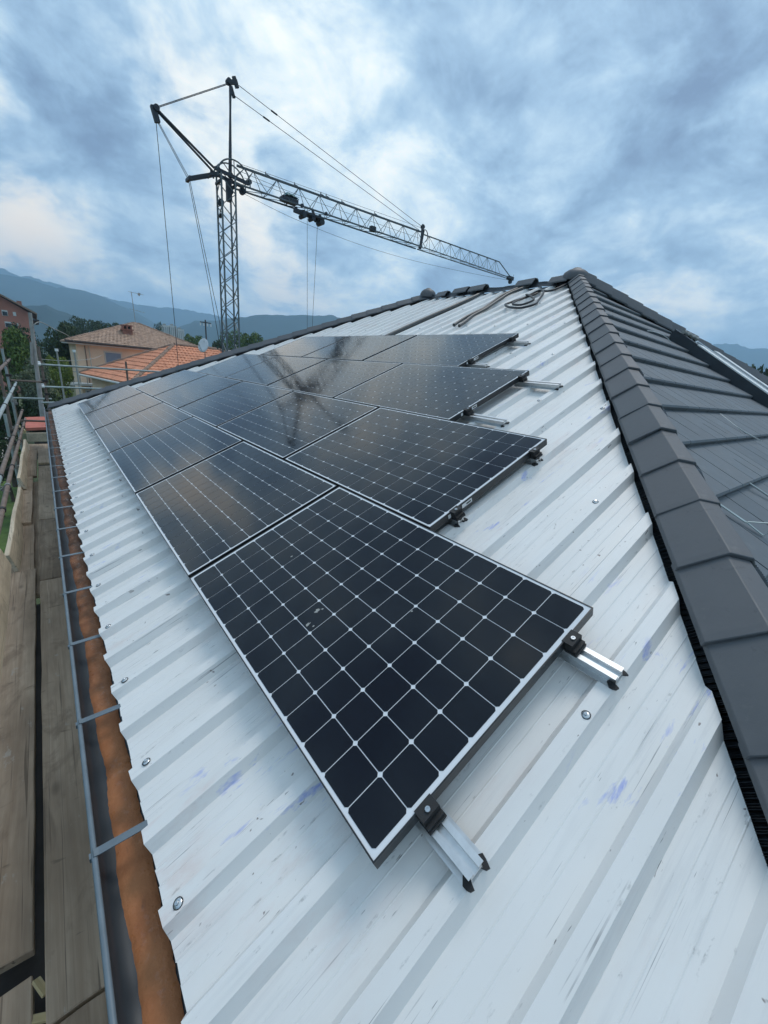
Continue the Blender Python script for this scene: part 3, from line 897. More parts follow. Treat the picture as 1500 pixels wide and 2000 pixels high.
for i in range(-2, 21):
    y = .065 + .6 * i
    s = MB(); s.add([(-.566, y - .013, -.331), (-.558, y - .013, -.3195), (-.545, y - .013, -.322), (-.36, y - .013, -.312), (-.566, y + .013, -.331), (-.558, y + .013, -.3195), (-.545, y + .013, -.322), (-.36, y + .013, -.312),
                     (-.560, y - .013, -.334), (-.555, y - .013, -.3225), (-.545, y - .013, -.325), (-.36, y - .013, -.315), (-.560, y + .013, -.334), (-.555, y + .013, -.3225), (-.545, y + .013, -.325), (-.36, y + .013, -.315)],
                    [(0, 4, 5, 1), (1, 5, 6, 2), (2, 6, 7, 3), (8, 9, 13, 12), (9, 10, 14, 13), (10, 11, 15, 14), (0, 1, 9, 8), (1, 2, 10, 9), (2, 3, 11, 10), (4, 12, 13, 5), (5, 13, 14, 6), (6, 14, 15, 7), (0, 8, 12, 4), (3, 7, 15, 11)])
    s.box(-.5705, -.564, y - .009, y + .009, -.345, -.327)
    put('gutter_strap', s, 'gutter_rim', gut)
sd = MB(); NY = 700; vs = []; fs = []; NXs = 9
for i in range(NY + 1):
    y = Y0 + .03 + (Y1 - Y0 - .06) * (i / NY) ** 1.6
    l = -.508 + .006 * math.sin(y * 7.3) + .004 * math.sin(y * 19) + random.uniform(-.002, .002)
    r_ = -.414 - .004 * max(0, math.sin(y * 5.1 + 1)) - .003 * max(0, math.sin(y * 17)) + random.uniform(-.002, .002)
    for j in range(NXs + 1):
        t = j / NXs; x = l + (r_ - l) * t
        z = -.4462 + .014 * math.sin(math.pi * t) ** .6 + random.uniform(-.0012, .0018) * (1 if 0 < j < NXs else 0) + (.012 * t * t)
        vs.append((x, y, z))
for i in range(NY):
    for j in range(NXs): fs.append((i * 10 + j, i * 10 + j + 1, (i + 1) * 10 + j + 1, (i + 1) * 10 + j))
sd.add(vs, fs)
tag(put('silt', sd, 'silt', gut, smooth=True), 'rust brown silt lying wet along the bottom of the gutter', None, None, 'stuff')
fas = MB(); fas.box(-.383, -.36, Y0, Y1 - .2, -.62, -.335); hput('fascia', fas, 'under')

# ------------------------------------------------------------------ solar panels
FH = .040
ORD = ['first', 'second', 'third', 'fourth', 'fifth', 'sixth']
ROWN = ['bottom row', 'second row up', 'third row up', 'top row']


def panel_frame_mb():
    mb = MB(); L, W = PANEL_L, PANEL_W; lip = .0045
    def bar(x0, x1, y0, y1): mb.box(x0, x1, y0, y1, -FH, .0015)
    bar(0, lip, 0, L); bar(W - lip, W, 0, L); bar(lip, W - lip, 0, lip); bar(lip, W - lip, L - lip, L)
    # lower flange
    for (x0, x1, y0, y1) in ((lip, .028, lip, L - lip), (W - .028, W - lip, lip, L - lip)): mb.box(x0, x1, y0, y1, -FH, -FH + .002)
    return mb


PITCH = .127; CELL = .1238; CH = .0078
CX0 = (PANEL_W - 8 * PITCH) / 2; CY0 = (PANEL_L - 13 * PITCH) / 2


def cell_mesh():
    me = bpy.data.meshes.new('cell'); h = CELL / 2; c = CH
    o = [(-h + c, -h), (h - c, -h), (h, -h + c), (h, h - c), (h - c, h), (-h + c, h), (-h, h - c), (-h, -h + c)]
    me.from_pydata([(x, y, .0012) for x, y in o] + [(x, y, 0) for x, y in o], [], [tuple(range(8))] + [(8 + k, 8 + (k + 1) % 8, (k + 1) % 8, k) for k in range(8)])
    me.update(); me.materials.append(M['cell']); return me


CELLM = cell_mesh()
FR = None
all_panels = []
for r, (off, cnt) in enumerate(ROWS):
    for q in range(cnt):
        a = off + q * (PANEL_L + GA); b = r * (PANEL_W + GB)
        near = ' at its near end' if q == 0 else (' at its far end' if q == cnt - 1 else '')
        cnd = 'loose dark cells clear and large' if (r, q) == (0, 0) else 'black framed with white grid'
        lab = ('large black solar panel nearest the camera, lowest at the roof edge' if (r, q) == (0, 0) else
               f'{ORD[q]} solar panel from the near end of the {ROWN[r]}')
        e = bpy.data.objects.new('solar_panel', None); COL.objects.link(e); e.empty_display_size = .1
        dz = random.uniform(-.0015, .0015)
        tilt = Matrix.Rotation(random.uniform(-.0022, .0022), 4, 'X') @ Matrix.Rotation(random.uniform(-.0022, .0022), 4, 'Y')
        e.matrix_basis = RF @ Matrix.Translation((b, a, dz)) @ tilt
        tag(e, lab, 'solar panel', 'solar panels laid in rows on the white roof')
        if FR is None:
            I = wm(e)
            FR = put('frame', panel_frame_mb(), 'frame', e, frame=I)
            bs = MB(); lip = .0045; bs.box(lip, PANEL_W - lip, lip, PANEL_L - lip, -.006, -.0012)
            BS = put('backsheet', bs, 'back', e, frame=I)
        else:
            for src in (FR, BS):
                o = src.copy(); COL.objects.link(o); o.parent = e
        # how large a cell shows: individual cells near, one joined grid far
        dist = (P(b + .5, a + .8) - Vector((-.479, -.479, 1.161))).length
        if dist < 4.4:
            for i in range(8):
                for j in range(13):
                    o = bpy.data.objects.new('cell', CELLM); COL.objects.link(o); o.parent = e
                    o.location = (CX0 + PITCH * (i + .5), CY0 + PITCH * (j + .5), -.0012)
        else:
            if 'GRID' not in globals():
                gm = MB(); h = CELL / 2; c = CH
                oo = [(-h + c, -h), (h - c, -h), (h, -h + c), (h, h - c), (h - c, h), (-h + c, h), (-h, h - c), (-h, -h + c)]
                for i in range(8):
                    for j in range(13):
                        cx, cy = CX0 + PITCH * (i + .5), CY0 + PITCH * (j + .5)
                        gm.add([(cx + x, cy + y, 0.0) for x, y in oo] + [(cx + x, cy + y, -.0012) for x, y in oo], [tuple(range(8))] + [(8 + k, 8 + (k + 1) % 8, (k + 1) % 8, k) for k in range(8)])
                GRID = put('cell_grid', gm, 'cell', e, frame=wm(e)); GRID['kind'] = 'stuff'
            else:
                o = GRID.copy(); COL.objects.link(o); o.parent = e
        all_panels.append((r, q, e))
        if q == 0 and r > 0:          # maker's plates on the bare end of the frame
            for y0, y1 in ((.245, .325), (.135, .155)):
                s = MB(); s.box(y0, y1, -.0018, -.0002, -.031, -.008); pl = put('plate', s, 'plate', e, frame=wm(e))
                if y1 - y0 > .05:
                    s = MB(); s.box(y0 + .034, y1 - .008, -.0026, -.0019, -.024, -.015); put('plate_slot', s, 'frame', pl, frame=wm(e))
        if (r, q) == (0, 0):
            for (cx, cy, rad, sd_) in ((.357, .862, .013, 1), (.288, .828, .011, 2), (.30, .80, .005, 3), (.378, .85, .006, 4), (.47, 1.32, .006, 6), (.62, .52, .005, 9)):
                rr = random.Random(sd_); pts = [(cx + rad * rr.uniform(.35, 1.1) * math.cos(t * .5236) * 1.3, cy + rad * rr.uniform(.35, 1.0) * math.sin(t * .5236)) for t in range(12)]
                s = MB(); s.poly_prism(pts, .0002, .0009); put('bird_dropping', s, 'concrete', e, frame=wm(e))

# mini rails under the panel ends with end clamps
def rail_mesh():
    mb = MB(); L = .42
    # hat profile across b (x), extruded along y
    pr = [(-.042, 0), (-.042, .003), (-.022, .003), (-.020, .036), (-.028, .036), (-.028, .039), (-.010, .039), (-.010, .026), (.010, .026), (.010, .039), (.028, .039), (.028, .036), (.020, .036), (.022, .003), (.042, .003), (.042, 0), (.019, 0), (.017, .020), (-.017, .020), (-.019, 0)]
    k = len(pr); vs = [(x, y, z) for y in (0, L) for x, z in pr]
    mb.add(vs, [(i, (i + 1) % k, k + (i + 1) % k, k + i) for i in range(k)])
    # end faces as strips
    for base in (0, k):
        for tri in ((0, 1, 2, 19), (2, 3, 18, 19), (3, 4, 5, 6), (3, 6, 7, 18), (7, 8, 17, 18), (8, 9, 12, 17), (9, 10, 11, 12), (12, 13, 16, 17), (13, 14, 15, 16)):
            f = tuple(base + t for t in tri); mb.f.append(f if base == 0 else tuple(reversed(f)))
    return mb


RAIL = None
rails = [(-.172, 0, .18, 0), (-.172, 0, .885, 0), (.812, 1, .185, .851), (.812, 1, .895, .851), (1.325, 2, .205, 1.690), (1.325, 2, .92, 1.690), (2.325, 3, .19, 2.542), (2.325, 3, .90, 2.542)]
for idx, (a, r, rb, edge) in enumerate(rails):
    b = r * (PANEL_W + GB) + rb
    pos = 'lower' if rb < .5 else 'upper'
    lab = f'short aluminium rail under the {pos} near corner of the {ROWN[r]} of panels'
    e = empty('mounting_rail', (b, a, HC), lab, 'rail', 'short mounting rails under the panels', frame=RF)
    fr = wm(e)
    if RAIL is None:
        RAIL = put('rail', rail_mesh(), 'alu', e, frame=fr)
    else:
        o = RAIL.copy(); COL.objects.link(o); o.parent = e
    # end clamp
    ca = edge - a
    cl = MB(); cl.box(-.030, .030, ca - .042, ca - .0015, .0395, .062); cl.box(-.032, .032, ca - .046, ca - .006, .040, .050)
    cl.box(-.030, .030, ca - .030, ca - .0015, .062, .0835); cl.box(-.030, .030, ca - .030, ca + .008, .0822, .0865)
    k = put('end_clamp', cl, 'rubber', e, frame=fr)
    bo = MB(); bo.lathe([(0, 0), (.0075, 0), (.0075, .005), (.004, .005), (.004, .003), (0, .003)], c=(0, ca - .016, .0866), n=10); put('bolt', bo, 'steel', k, frame=fr)
    # torn rubber strips showing at the rail end
    for sgn in (-1, 1):
        pts = []; rr = random.Random(idx * 2 + sgn)
        for t in range(9):
            ang = t * 2 * math.pi / 9; rad = .019 * rr.uniform(.55, 1.15)
            pts.append((sgn * .030 + rad * math.cos(ang) * .85, .006 + rad * math.sin(ang)))
        s = MB(); s.poly_prism(pts, .0012, .0085); put('rubber_pad', s, 'rubber', e, frame=fr)
    for sgn in (-1, 1):
        s = MB(); s.lathe([(0, 0), (.007, 0), (.007, .004), (.005, .006), (0, .006)], c=(sgn * .034, .25, .0035), n=8); put('screw', s, 'steel', e, frame=fr)
    if r == 0:
        pass

# ------------------------------------------------------------------ hoses and cables on the roof
def rpath(l, h): return [P(b, a, h if len(q) == 0 else q[0]) for a, b, *q in l]


def smoothp(pts, n=5):
    pts = [Vector(p) for p in pts]; out = []
    for i in range(len(pts) - 1):
        p0 = pts[max(i - 1, 0)]; p1 = pts[i]; p2 = pts[i + 1]; p3 = pts[min(i + 2, len(pts) - 1)]
        for k in range(n):
            t = k / n
            out.append(.5 * ((2 * p1) + (p2 - p0) * t + (2 * p0 - 5 * p1 + 4 * p2 - p3) * t * t + (3 * p1 - p0 - 3 * p2 + p3) * t ** 3))
    out.append(pts[-1]); return out


h1 = MB(); h1.path(smoothp(rpath([(4.12, 4.85), (4.22, 5.22), (4.245, 5.47), (4.25, 5.69), (4.35, 6.02), (4.49, 6.46), (4.52, 6.75), (4.49, 6.97), (4.40, 7.12)], HC + .027)), .024, 8)
tag(put('hose', h1, 'hose', smooth=True), 'grey corrugated hose running down the white sheets from the ridge, the outer of two', 'hose', 'pair of hoses below the ridge')
h1 = MB(); h1.path(smoothp(rpath([(3.97, 4.80), (4.02, 4.98), (4.14, 5.30), (4.17, 5.6), (4.25, 5.92), (4.36, 6.32), (4.43, 6.70), (4.33, 7.1)], HC + .027)), .024, 8)
tag(put('hose', h1, 'hose', smooth=True), 'grey corrugated hose with frayed end nearer the cable coil', 'hose', 'pair of hoses below the ridge')
h1 = MB(); h1.path(smoothp(rpath([(5.23, 4.2), (5.26, 4.486), (5.29, 5.007), (5.306, 5.478), (5.296, 5.95), (5.312, 6.48), (5.349, 7.05)], HC + .0)), .035, 8)
tag(put('conduit', h1, 'hose', smooth=True), 'straight grey pipe lying between two ribs up to the ridge', 'pipe')
cb = MB(); cb.path(smoothp(rpath([(3.55, 7.02), (3.56, 6.68), (3.65, 6.56), (3.81, 6.64), (3.80, 6.42), (3.90, 6.19), (3.96, 6.03), (3.93, 5.84, HC + .03), (3.70, 5.65, HC + .03), (3.48, 5.63), (3.33, 5.73, HC + .03), (3.45, 6.0), (3.62, 6.4, HC + .04), (3.80, 6.55, HC + .04), (3.87, 6.3), (3.80, 5.85, HC + .04), (3.58, 5.75, HC + .03), (3.50, 5.95, HC + .04), (3.72, 6.2, HC + .045), (3.9, 6.35, HC + .04)], HC + .018)), .016, 7)
tag(put('cable_coil', cb, 'cable', smooth=True), 'loose coil of black cable on the white sheets near the roof peak', 'cable')

# ------------------------------------------------------------------ scaffold
DZ = -1.2


def plank(x0, x1, y0, y1, ztop, label, mat='plank', rot=0.0, th=.045, group='scaffold deck planks beside the gutter'):
    mb = MB(); ny = 12; nx = 2
    prof_l = [random.uniform(-.004, .004) for _ in range(ny + 1)]; prof_r = [random.uniform(-.004, .004) for _ in range(ny + 1)]
    bow = random.uniform(-.004, .006); cup = random.uniform(-.003, .002)
    vs = []; fs = []
    for i in range(ny + 1):
        t = i / ny; y = y0 + (y1 - y0) * t
        e0 = random.uniform(-.010, .010) if i in (0, ny) else 0
        for x, z, dy in ((x0 + prof_l[i], 0, 0), ((x0 + x1) / 2, cup, e0), (x1 + prof_r[i], 0, 0)):
            zz = ztop + z + bow * math.sin(math.pi * t)
            vs.append((x + rot * (y - y0), y + dy, zz)); vs.append((x + rot * (y - y0), y + dy, zz - th))
    for i in range(ny):
        a = i * 6; b = a + 6
        fs += [(a, a + 2, b + 2, b), (a + 2, a + 4, b + 4, b + 2), (a + 1, b + 1, b + 3, a + 3), (a + 3, b + 3, b + 5, a + 5), (a, b, b + 1, a + 1), (a + 4, a + 5, b + 5, b + 4)]
    fs += [(0, 1, 3, 2), (2, 3, 5, 4)]; q = ny * 6; fs += [(q, q + 2, q + 3, q + 1), (q + 2, q + 4, q + 5, q + 3)]
    mb.add(vs, fs)
    return tag(put('scaffold_plank', mb, mat, bevel=.004), label, 'plank', group)


plank(-.80, -.575, -1.6, .765, DZ, 'brown deck plank nearest the camera hard against the gutter, joint across its far end')
plank(-.795, -.575, .780, 4.60, DZ, 'long brown deck plank beside the gutter with a lengthwise crack and dents')
plank(-.80, -.58, 4.615, 6.60, DZ - .004, 'deck plank beside the gutter with several cross cuts in its surface')
plank(-.80, -.585, 6.62, 10.02, DZ + .0, 'deck plank beside the gutter just short of the dark gap')
plank(-.80, -.58, 10.16, 11.65, DZ + .03, 'short pale deck plank beside the gutter at the far end of the deck')
plank(-1.04, -.835, -1.6, .99, DZ - .012, 'grey deck plank at the lower left corner beyond the black gap')
plank(-1.05, -.825, 1.05, 4.86, DZ + .035, 'dark grey weathered deck plank lying raised on the outer side of the deck')
plank(-1.05, -.845, 4.2, 6.52, DZ - .012, 'pale worn deck plank tucked under the dark raised one')
plank(-1.04, -.87, 6.46, 9.12, DZ + .03, 'grey deck plank on the outer side along the middle toe board')
plank(-1.04, -.82, 9.06, 11.5, DZ + .035, 'outer deck plank with a ragged broken end')
plank(-.96, -.72, -1.6, 4.35, DZ - .13, 'added dark plank standing in for the shade in the slit at the near end', mat='darkwood', th=.04)  # added board, coloured dark to put shade into the slit
plank(-.96, -.70, 4.4, 9.0, DZ - .062, 'narrow lower plank showing in the slit between the two deck rows', th=.04)
plank(-1.0, -.62, 11.55, 12.5, DZ - .01, 'last deck plank at the far end in front of the end board')


def toe(x, y0, y1, z0, z1, label, h=.20, mat='board'):
    mb = MB(); N2 = 8; vs = []; fs = []
    for i in range(N2 + 1):
        t = i / N2; y = y0 + (y1 - y0) * t; zb = z0 + (z1 - z0) * t + .004 * math.sin(i * 2.1); xx = x + .006 * math.sin(i * 1.3)
        vs += [(xx + .028, y, zb), (xx + .072, y, zb - .008), (xx + .018, y, zb + h), (xx - .026, y, zb + h)]
    for i in range(N2):
        for k in range(4): fs.append((i * 4 + k, i * 4 + (k + 1) % 4, (i + 1) * 4 + (k + 1) % 4, (i + 1) * 4 + k))
    fs += [(0, 3, 2, 1), (N2 * 4, N2 * 4 + 1, N2 * 4 + 2, N2 * 4 + 3)]
    mb.add(vs, fs)
    return tag(put('toe_board', mb, mat, bevel=.005), label, 'board', 'toe boards standing on edge along the scaffold')


toe(-1.015, 8.15, 12.3, -1.16, -1.25, 'upright toe board farthest along the scaffold with a rounded far end')
toe(-1.025, 4.85, 8.55, -1.16, -1.33, 'upright toe board in the middle with a black cut end')
toe(-1.062, .30, 4.75, -1.10, -1.03, 'upright toe board at the lower left edge of the photo')
mb = MB(); mb.box(-1.0, -.565, 12.86, 12.905, -1.22, -1.0)
tag(put('end_board', mb, 'board', bevel=.005), 'pale board set crosswise closing the far end of the deck', 'board')
# offcuts in the slit
for i, (x, y, rz, s) in enumerate([(-.81, .93, .4, .05), (-.808, .83, 1.1, .055), (-.812, .72, .2, .05), (-.806, .62, .8, .055), (-.81, .50, .1, .075), (-.812, .40, .9, .05)]):
    mb = MB(); mb.box(-s * .28, s * .28, -s * .8, s * .8, -.006, .006)
    rm_ = Matrix.Translation((x, y, DZ - .018 - .004 * (i % 2))) @ Matrix.Rotation(rz, 4, 'Z') @ Matrix.Rotation(.5 - .2 * i, 4, 'Y')
    o = put('wood_offcut', mb, 'offcut' if i not in (3,) else 'board', frame=rm_, bevel=.002)
    tag(o, ['small yellow wood offcut highest in the slit between planks', 'tilted yellow wood chip in the slit, second from the top', 'yellow splinter of wood lying below the tilted chip', 'whitish wood offcut in the slit between planks', 'largest yellow wood block jammed in the slit', 'lowest yellow wood chip in the slit'][i], 'offcut', 'wood scraps in the slit of the deck')


def tube_thing(name, a, b, mat, label, couplers=(), r=.0242, cat='scaffold tube', group='scaffold tubes and standards', cmat='coupler_dark'):
    a = Vector(a); b = Vector(b)
    mb = MB(); mb.tube(a, b, r, 12)
    if not couplers:
        return tag(put(name, mb, mat, smooth=True), label, cat, group)
    e = empty(name, a, label, cat, group)
    put('tube', mb, mat, e, smooth=True)
    d = (b - a).normalized()
    for t in couplers:
        cm = cmat
        if isinstance(t, tuple): t, cm = t
        p = a.lerp(b, t); c = MB(); c.tube(p - d * .028, p + d * .028, r + .009, 10); sd_ = d.orthogonal().normalized()
        c.bar(p + sd_ * (r + .006), p + sd_ * (r + .055), .05, .05); c.tube(p + sd_ * (r + .02) - d.cross(sd_) * .045, p + sd_ * (r + .02) + d.cross(sd_) * .06, .009, 6)
        put('coupler', c, cm, e, bevel=0)
    return e


XR = -1.03
tube_thing('scaffold_tube', (-1.0, 12.9, .19), (-1.0, 4.2, .20), 'tube', 'long pale green guard rail tube at the left, upper of the two bright ones', (.04, .16, (.33, 'coupler'), .55))
tube_thing('scaffold_tube', (-.985, 12.95, -.45), (-1.0, 5.5, -.28), 'rust', 'grey brown guard rail tube crossing below the bright green one', (.05, (.42, 'coupler'), .60))
tube_thing('scaffold_tube', (-1.0, 5.55, -.28), (-1.0, 2.6, -.22), 'tube', 'near greenish length of the guard rail tube leaving at the left edge', (.02, .3))
tube_thing('scaffold_tube', (-1.0, 14.0, -.80), (-1.0, 7.2, -.56), 'rust', 'brown tube running just above the toe boards', ((.12, 'coupler'), .3, .62))
tube_thing('scaffold_tube', (-1.0, 7.3, -.56), (-1.0, 3.2, -.50), 'rust', 'rusty near length of the tube above the toe boards', (.02, (.30, 'coupler'), .55))
tube_thing('scaffold_tube', (-1.0, 12.1, .74), (-1.0, 6.0, .66), 'rust', 'short brown tube highest at the left edge of the photo', (.06, .25))
for (x, y, z1, lab) in ((-1.13, 13.25, .75, 'dark rusty scaffold standard at the far outer corner of the deck'), (-1.10, 12.2, .95, 'grey scaffold standard beside the far guard rail ends'), (-1.12, 10.6, 1.2, 'dark scaffold standard cut by the left edge of the photo'), (-1.10, 9.4, -.1, 'grey scaffold standard below the bright guard rail')):
    tube_thing('scaffold_standard', (x, y, GZ), (x, y, z1), 'rust' if 'dark' in lab else 'tube', lab, (.78, (.86, 'coupler'), .93))
tube_thing('scaffold_standard', (-.475, 13.2, GZ), (-.475, 13.2, 1.05), 'rust', 'dark brown standard at the inner far corner below the concrete pole', (.78, .86, .90, .95), r=.03)
Yf = 13.14
tube_thing('scaffold_tube', (-.53, Yf, .635), (3.2, Yf, .66), 'tube', 'upper galvanised cross tube with a white coupler behind the far eave corner', ((.006, 'plate'),))
tube_thing('scaffold_tube', (-.53, Yf, .105), (2.6, Yf, .13), 'tube', 'lower galvanised cross tube with a white coupler behind the far eave corner', ((.006, 'plate'),))
tube_thing('scaffold_tube', (-1.16, Yf + .12, .215), (-.40, Yf + .12, .21), 'rust', 'thin rusty cross tube above the bright guard rail end', (.9,))
tube_thing('scaffold_tube', (-1.15, Yf + .1, -.20), (-.38, Yf + .1, -.20), 'tube', 'whitish cross tube at the foot of the dark brown standard', (.85,))
tube_thing('scaffold_tube', (-.60, Yf, -.285), (.6, Yf, -.25), 'tube', 'grey cross tube just above the far end of the gutter')
tube_thing('scaffold_tube', (-1.14, Yf, -.73), (-.40, Yf, -.76), 'rust', 'pinkish cross tube in front of the red shed roof')
tube_thing('scaffold_standard', (1.345, 13.2, .05), (1.345, 13.2, .86), 'rust', 'short upright tube crossing the galvanised cross tube by the orange roof')
mb = MB(); mb.bar((-1.14, 13.3, -.9), (-1.02, 12.9, -.98), .05, .09)
tag(put('timber_block', mb, 'offcut', bevel=.004), 'small yellow timber block wedged under the rusty tube', 'timber')

# ------------------------------------------------------------------ crane
CB = Vector((7.66, 23.16, 0)); jd = Vector((1, .015, 0)).normalized(); jl = Vector((-.015, 1, 0)).normalized()


def C(s, z, l=0.0): return Vector((CB.x + jd.x * s + jl.x * l, CB.y + jd.y * s + jl.y * l, z))


crane = empty('tower_crane', (CB.x, CB.y, GZ), 'grey lattice tower crane with a long jib reaching right behind the roof', 'crane')


def cput(name, mb, mat, parent=crane, **k): return put(name, mb, mat, parent, **k)


HW = .33
ZM = 9.42
for sx in (-1, 1):
    for sy in (-1, 1):
        m_ = MB(); m_.bar(C(sx * HW, GZ + .5, sy * HW), C(sx * HW, ZM, sy * HW), .07, .07, (1, 0, 0)); cput('mast_chord', m_, 'crane_light')
bay = .56
k = 0; z = GZ + .6
corners = [(-1, -1), (1, -1), (1, 1), (-1, 1)]
while z + bay < ZM - .1:
    for f in range(4):
        c0 = corners[f]; c1 = corners[(f + 1) % 4]
        if (k + (f // 2)) % 2: c0, c1 = c1, c0
        m_ = MB(); m_.bar(C(c0[0] * HW, z, c0[1] * HW), C(c1[0] * HW, z + bay, c1[1] * HW), .034, .034)
        if z > -1.5: cput('mast_brace', m_, 'crane_light')
        else:
            if f % 2 == 0: cput('mast_brace', m_, 'crane_light')
    z += bay; k += 1
bs = MB(); bs.box(CB.x - 1.9, CB.x + 1.9, CB.y - 1.9, CB.y + 1.9, GZ, GZ + .5); cput('base', bs, 'crane_dark')
for i in range(4):
    b_ = MB(); b_.box(CB.x - 3.3, CB.x - 1.95, CB.y - 1.0, CB.y + 1.0, GZ + .1 + i * .5, GZ + .58 + i * .5); cput('ballast_block', b_, 'concrete', bevel=.03)
# head
hdm = MB()
hdm.bar(C(-.62, 9.50, -.3), C(1.0, 9.36, -.3), .09, .14); hdm.bar(C(-.62, 9.50, .3), C(1.0, 9.36, .3), .09, .14)
hdm.bar(C(-.35, 9.1, -.36), C(-.35, 9.1, .36), .1, .1); hdm.bar(C(.35, 9.1, -.36), C(.35, 9.1, .36), .1, .1)
cput('head_frame', hdm, 'crane_dark')
for l in (-.3, .3):
    arc = MB(); pts = []
    for i in range(15):
        t = math.pi * (1.02 - 1.05 * i / 14); pts.append(C(.30 + .78 * math.cos(t), 9.32 + .78 * math.sin(t), l))
    arc.path(pts, .035, 6)
    for t in (.75, .5, .28): arc.tube(C(.30, 9.35, l), C(.30 + .78 * math.cos(math.pi * t), 9.32 + .78 * math.sin(math.pi * t), l), .022, 5)
    cput('guide_ring', arc, 'crane')
for (s, z_, r_) in ((.18, 8.85, .13), (-.28, 8.30, .14), (.80, 9.06, .14), (1.15, 9.55, .11), (.22, 9.55, .11), (-.30, 7.75, .09)):
    pu = MB(); pu.tube(C(s, z_, -.1), C(s, z_, .1), r_, 14); pu.tube(C(s, z_, -.16), C(s, z_, .16), r_ * .45, 8); cput('pulley', pu, 'crane_dark')
gx = MB(); gx.box(CB.x + .02, CB.x + .24, CB.y - .16, CB.y + .16, 8.45, 9.3); cput('slewing_gear', gx, 'crane_dark', bevel=.03)
for l in (-.13, .13):
    m_ = MB(); m_.tube(C(.12 if l < 0 else .30, 9.4, l), C(.34, 13.0, l * .35), .048, 8); cput('head_strut', m_, 'crane_dark')
    m_ = MB(); m_.tube(C(-.62 + (.16 if l > 0 else 0), 9.5, l * 2), C(-2.82, 10.88, l * .4), .052, 8); cput('back_strut', m_, 'crane_dark')
    m_ = MB(); m_.bar(C(-.35, 9.42, l * 2.1), C(-1.72, 8.80, l * 2.1), .06, .09); cput('rear_arm', m_, 'crane_dark')
    m_ = MB(); m_.tube(C(-2.86, 10.95, l * .6), C(.34, 13.06, l * .6), .014, 6); cput('tie_rope', m_, 'rope')
m_ = MB(); m_.bar(C(-1.70, 8.80, -.32), C(-1.70, 8.80, .32), .12, .12); cput('rear_arm_end', m_, 'crane_dark')
m_ = MB(); m_.bar(C(-.75, 9.22, -.3), C(-.75, 9.22, .3), .06, .08); cput('rear_arm_tie', m_, 'crane_dark')
hp = MB(); hp.bar(C(.18, 13.02, 0), C(.66, 13.22, 0), .12, .16); hp.bar(C(.50, 13.36, 0), C(.66, 13.0, 0), .1, .16); hp.bar(C(.36, 12.95, 0), C(.50, 12.58, 0), .1, .12); hp.tube(C(.26, 13.08, -.12), C(.26, 13.08, .12), .11, 10); cput('head_block', hp, 'crane_dark')
hb = MB(); hb.bar(C(-2.98, 10.98, 0), C(-2.84, 10.45, 0), .2, .2); hb.tube(C(-2.86, 10.92, -.15), C(-2.86, 10.92, .15), .12, 10); cput('strut_block', hb, 'crane_dark')


def zt(s): return 10.02 + .028 * s if s < 13.1 else 9.97 + .025 * s
def zb(s): return 9.17 + .0213 * s


JL = .34
for nm, s0, s1 in (('in', .55, 12.95), ('out', 13.1, 21.85)):
    thick = .085 if nm == 'in' else .06
    m_ = MB(); m_.bar(C(s0, zt(s0)), C(s1, zt(s1)), thick, thick); cput('jib_chord', m_, 'crane')
    for l in (-JL, JL):
        e_ = s1 if nm == 'in' else 23.3
        m_ = MB(); m_.bar(C(s0 if nm == 'out' else .35, zb(s0), l), C(e_, zb(e_), l * (1 if nm == 'in' else .55)), .065 if nm == 'in' else .05, .065 if nm == 'in' else .05); cput('jib_chord', m_, 'crane')
m_ = MB(); m_.bar(C(21.85, zt(21.8)), C(23.6, 9.8), .05, .05); cput('jib_chord', m_, 'crane')
s = .75; k = 0; BAY = 1.25
while s < 22.6:
    b = BAY if s < 13 else 1.08
    mid = s + b / 2; br = .032 if s < 13 else .024
    sq = 1.0 if s < 13.1 else 1 - .45 * (s - 13.1) / 10.2
    for l in (-JL * sq, JL * sq):
        if mid < 21.9:
            m_ = MB(); m_.tube(C(s, zb(s), l), C(mid, zt(mid)), br * .5, 5); m_.tube(C(mid, zt(mid)), C(s + b, zb(s + b), l), br * .5, 5); cput('jib_brace', m_, 'crane')
    m_ = MB(); m_.tube(C(s, zb(s), -JL * sq), C(s, zb(s), JL * sq), br * .5, 5); m_.tube(C(s, zb(s), JL * sq), C(s + b, zb(s + b), -JL * sq), br * .5, 5); cput('jib_cross_brace', m_, 'crane')
    s += b
# tie brackets, fittings
br_ = MB()
br_.bar(C(12.85, 9.5, -.28), C(13.02, 10.62, -.06), .14, .10); br_.bar(C(13.3, 9.5, .28), C(13.25, 10.62, .06), .16, .1)
br_.bar(C(13.05, 9.5, 0), C(13.1, 10.85, 0), .1, .1); br_.tube(C(13.1, 10.7, -.1), C(13.1, 10.7, .1), .12, 10)
for i in range(8):
    t = math.pi * (i / 8) * .9; t2 = math.pi * ((i + 1) / 8) * .9
    br_.tube(C(13.35 + .3 * math.sin(t), 10.25 + .35 * math.cos(t)), C(13.35 + .3 * math.sin(t2), 10.25 + .35 * math.cos(t2)), .03, 5)
cput('tie_bracket', br_, 'crane_dark')
for nm, a_, b_, q in (('upper', C(.62, 13.2, .08), C(13.05, 10.72, .05), .152), ('lower', C(.46, 12.64, -.08), C(12.75, 10.42, -.05), .128)):
    m_ = MB(); m_.tube(a_, b_, .014, 6); t_ = cput('tie_bar', m_, 'rope')
    m_ = MB(); p_ = a_.lerp(b_, q); d_ = (b_ - a_).normalized(); m_.tube(p_ - d_ * .16, p_ + d_ * .16, .038, 8); put('turnbuckle', m_, 'crane_dark', t_)
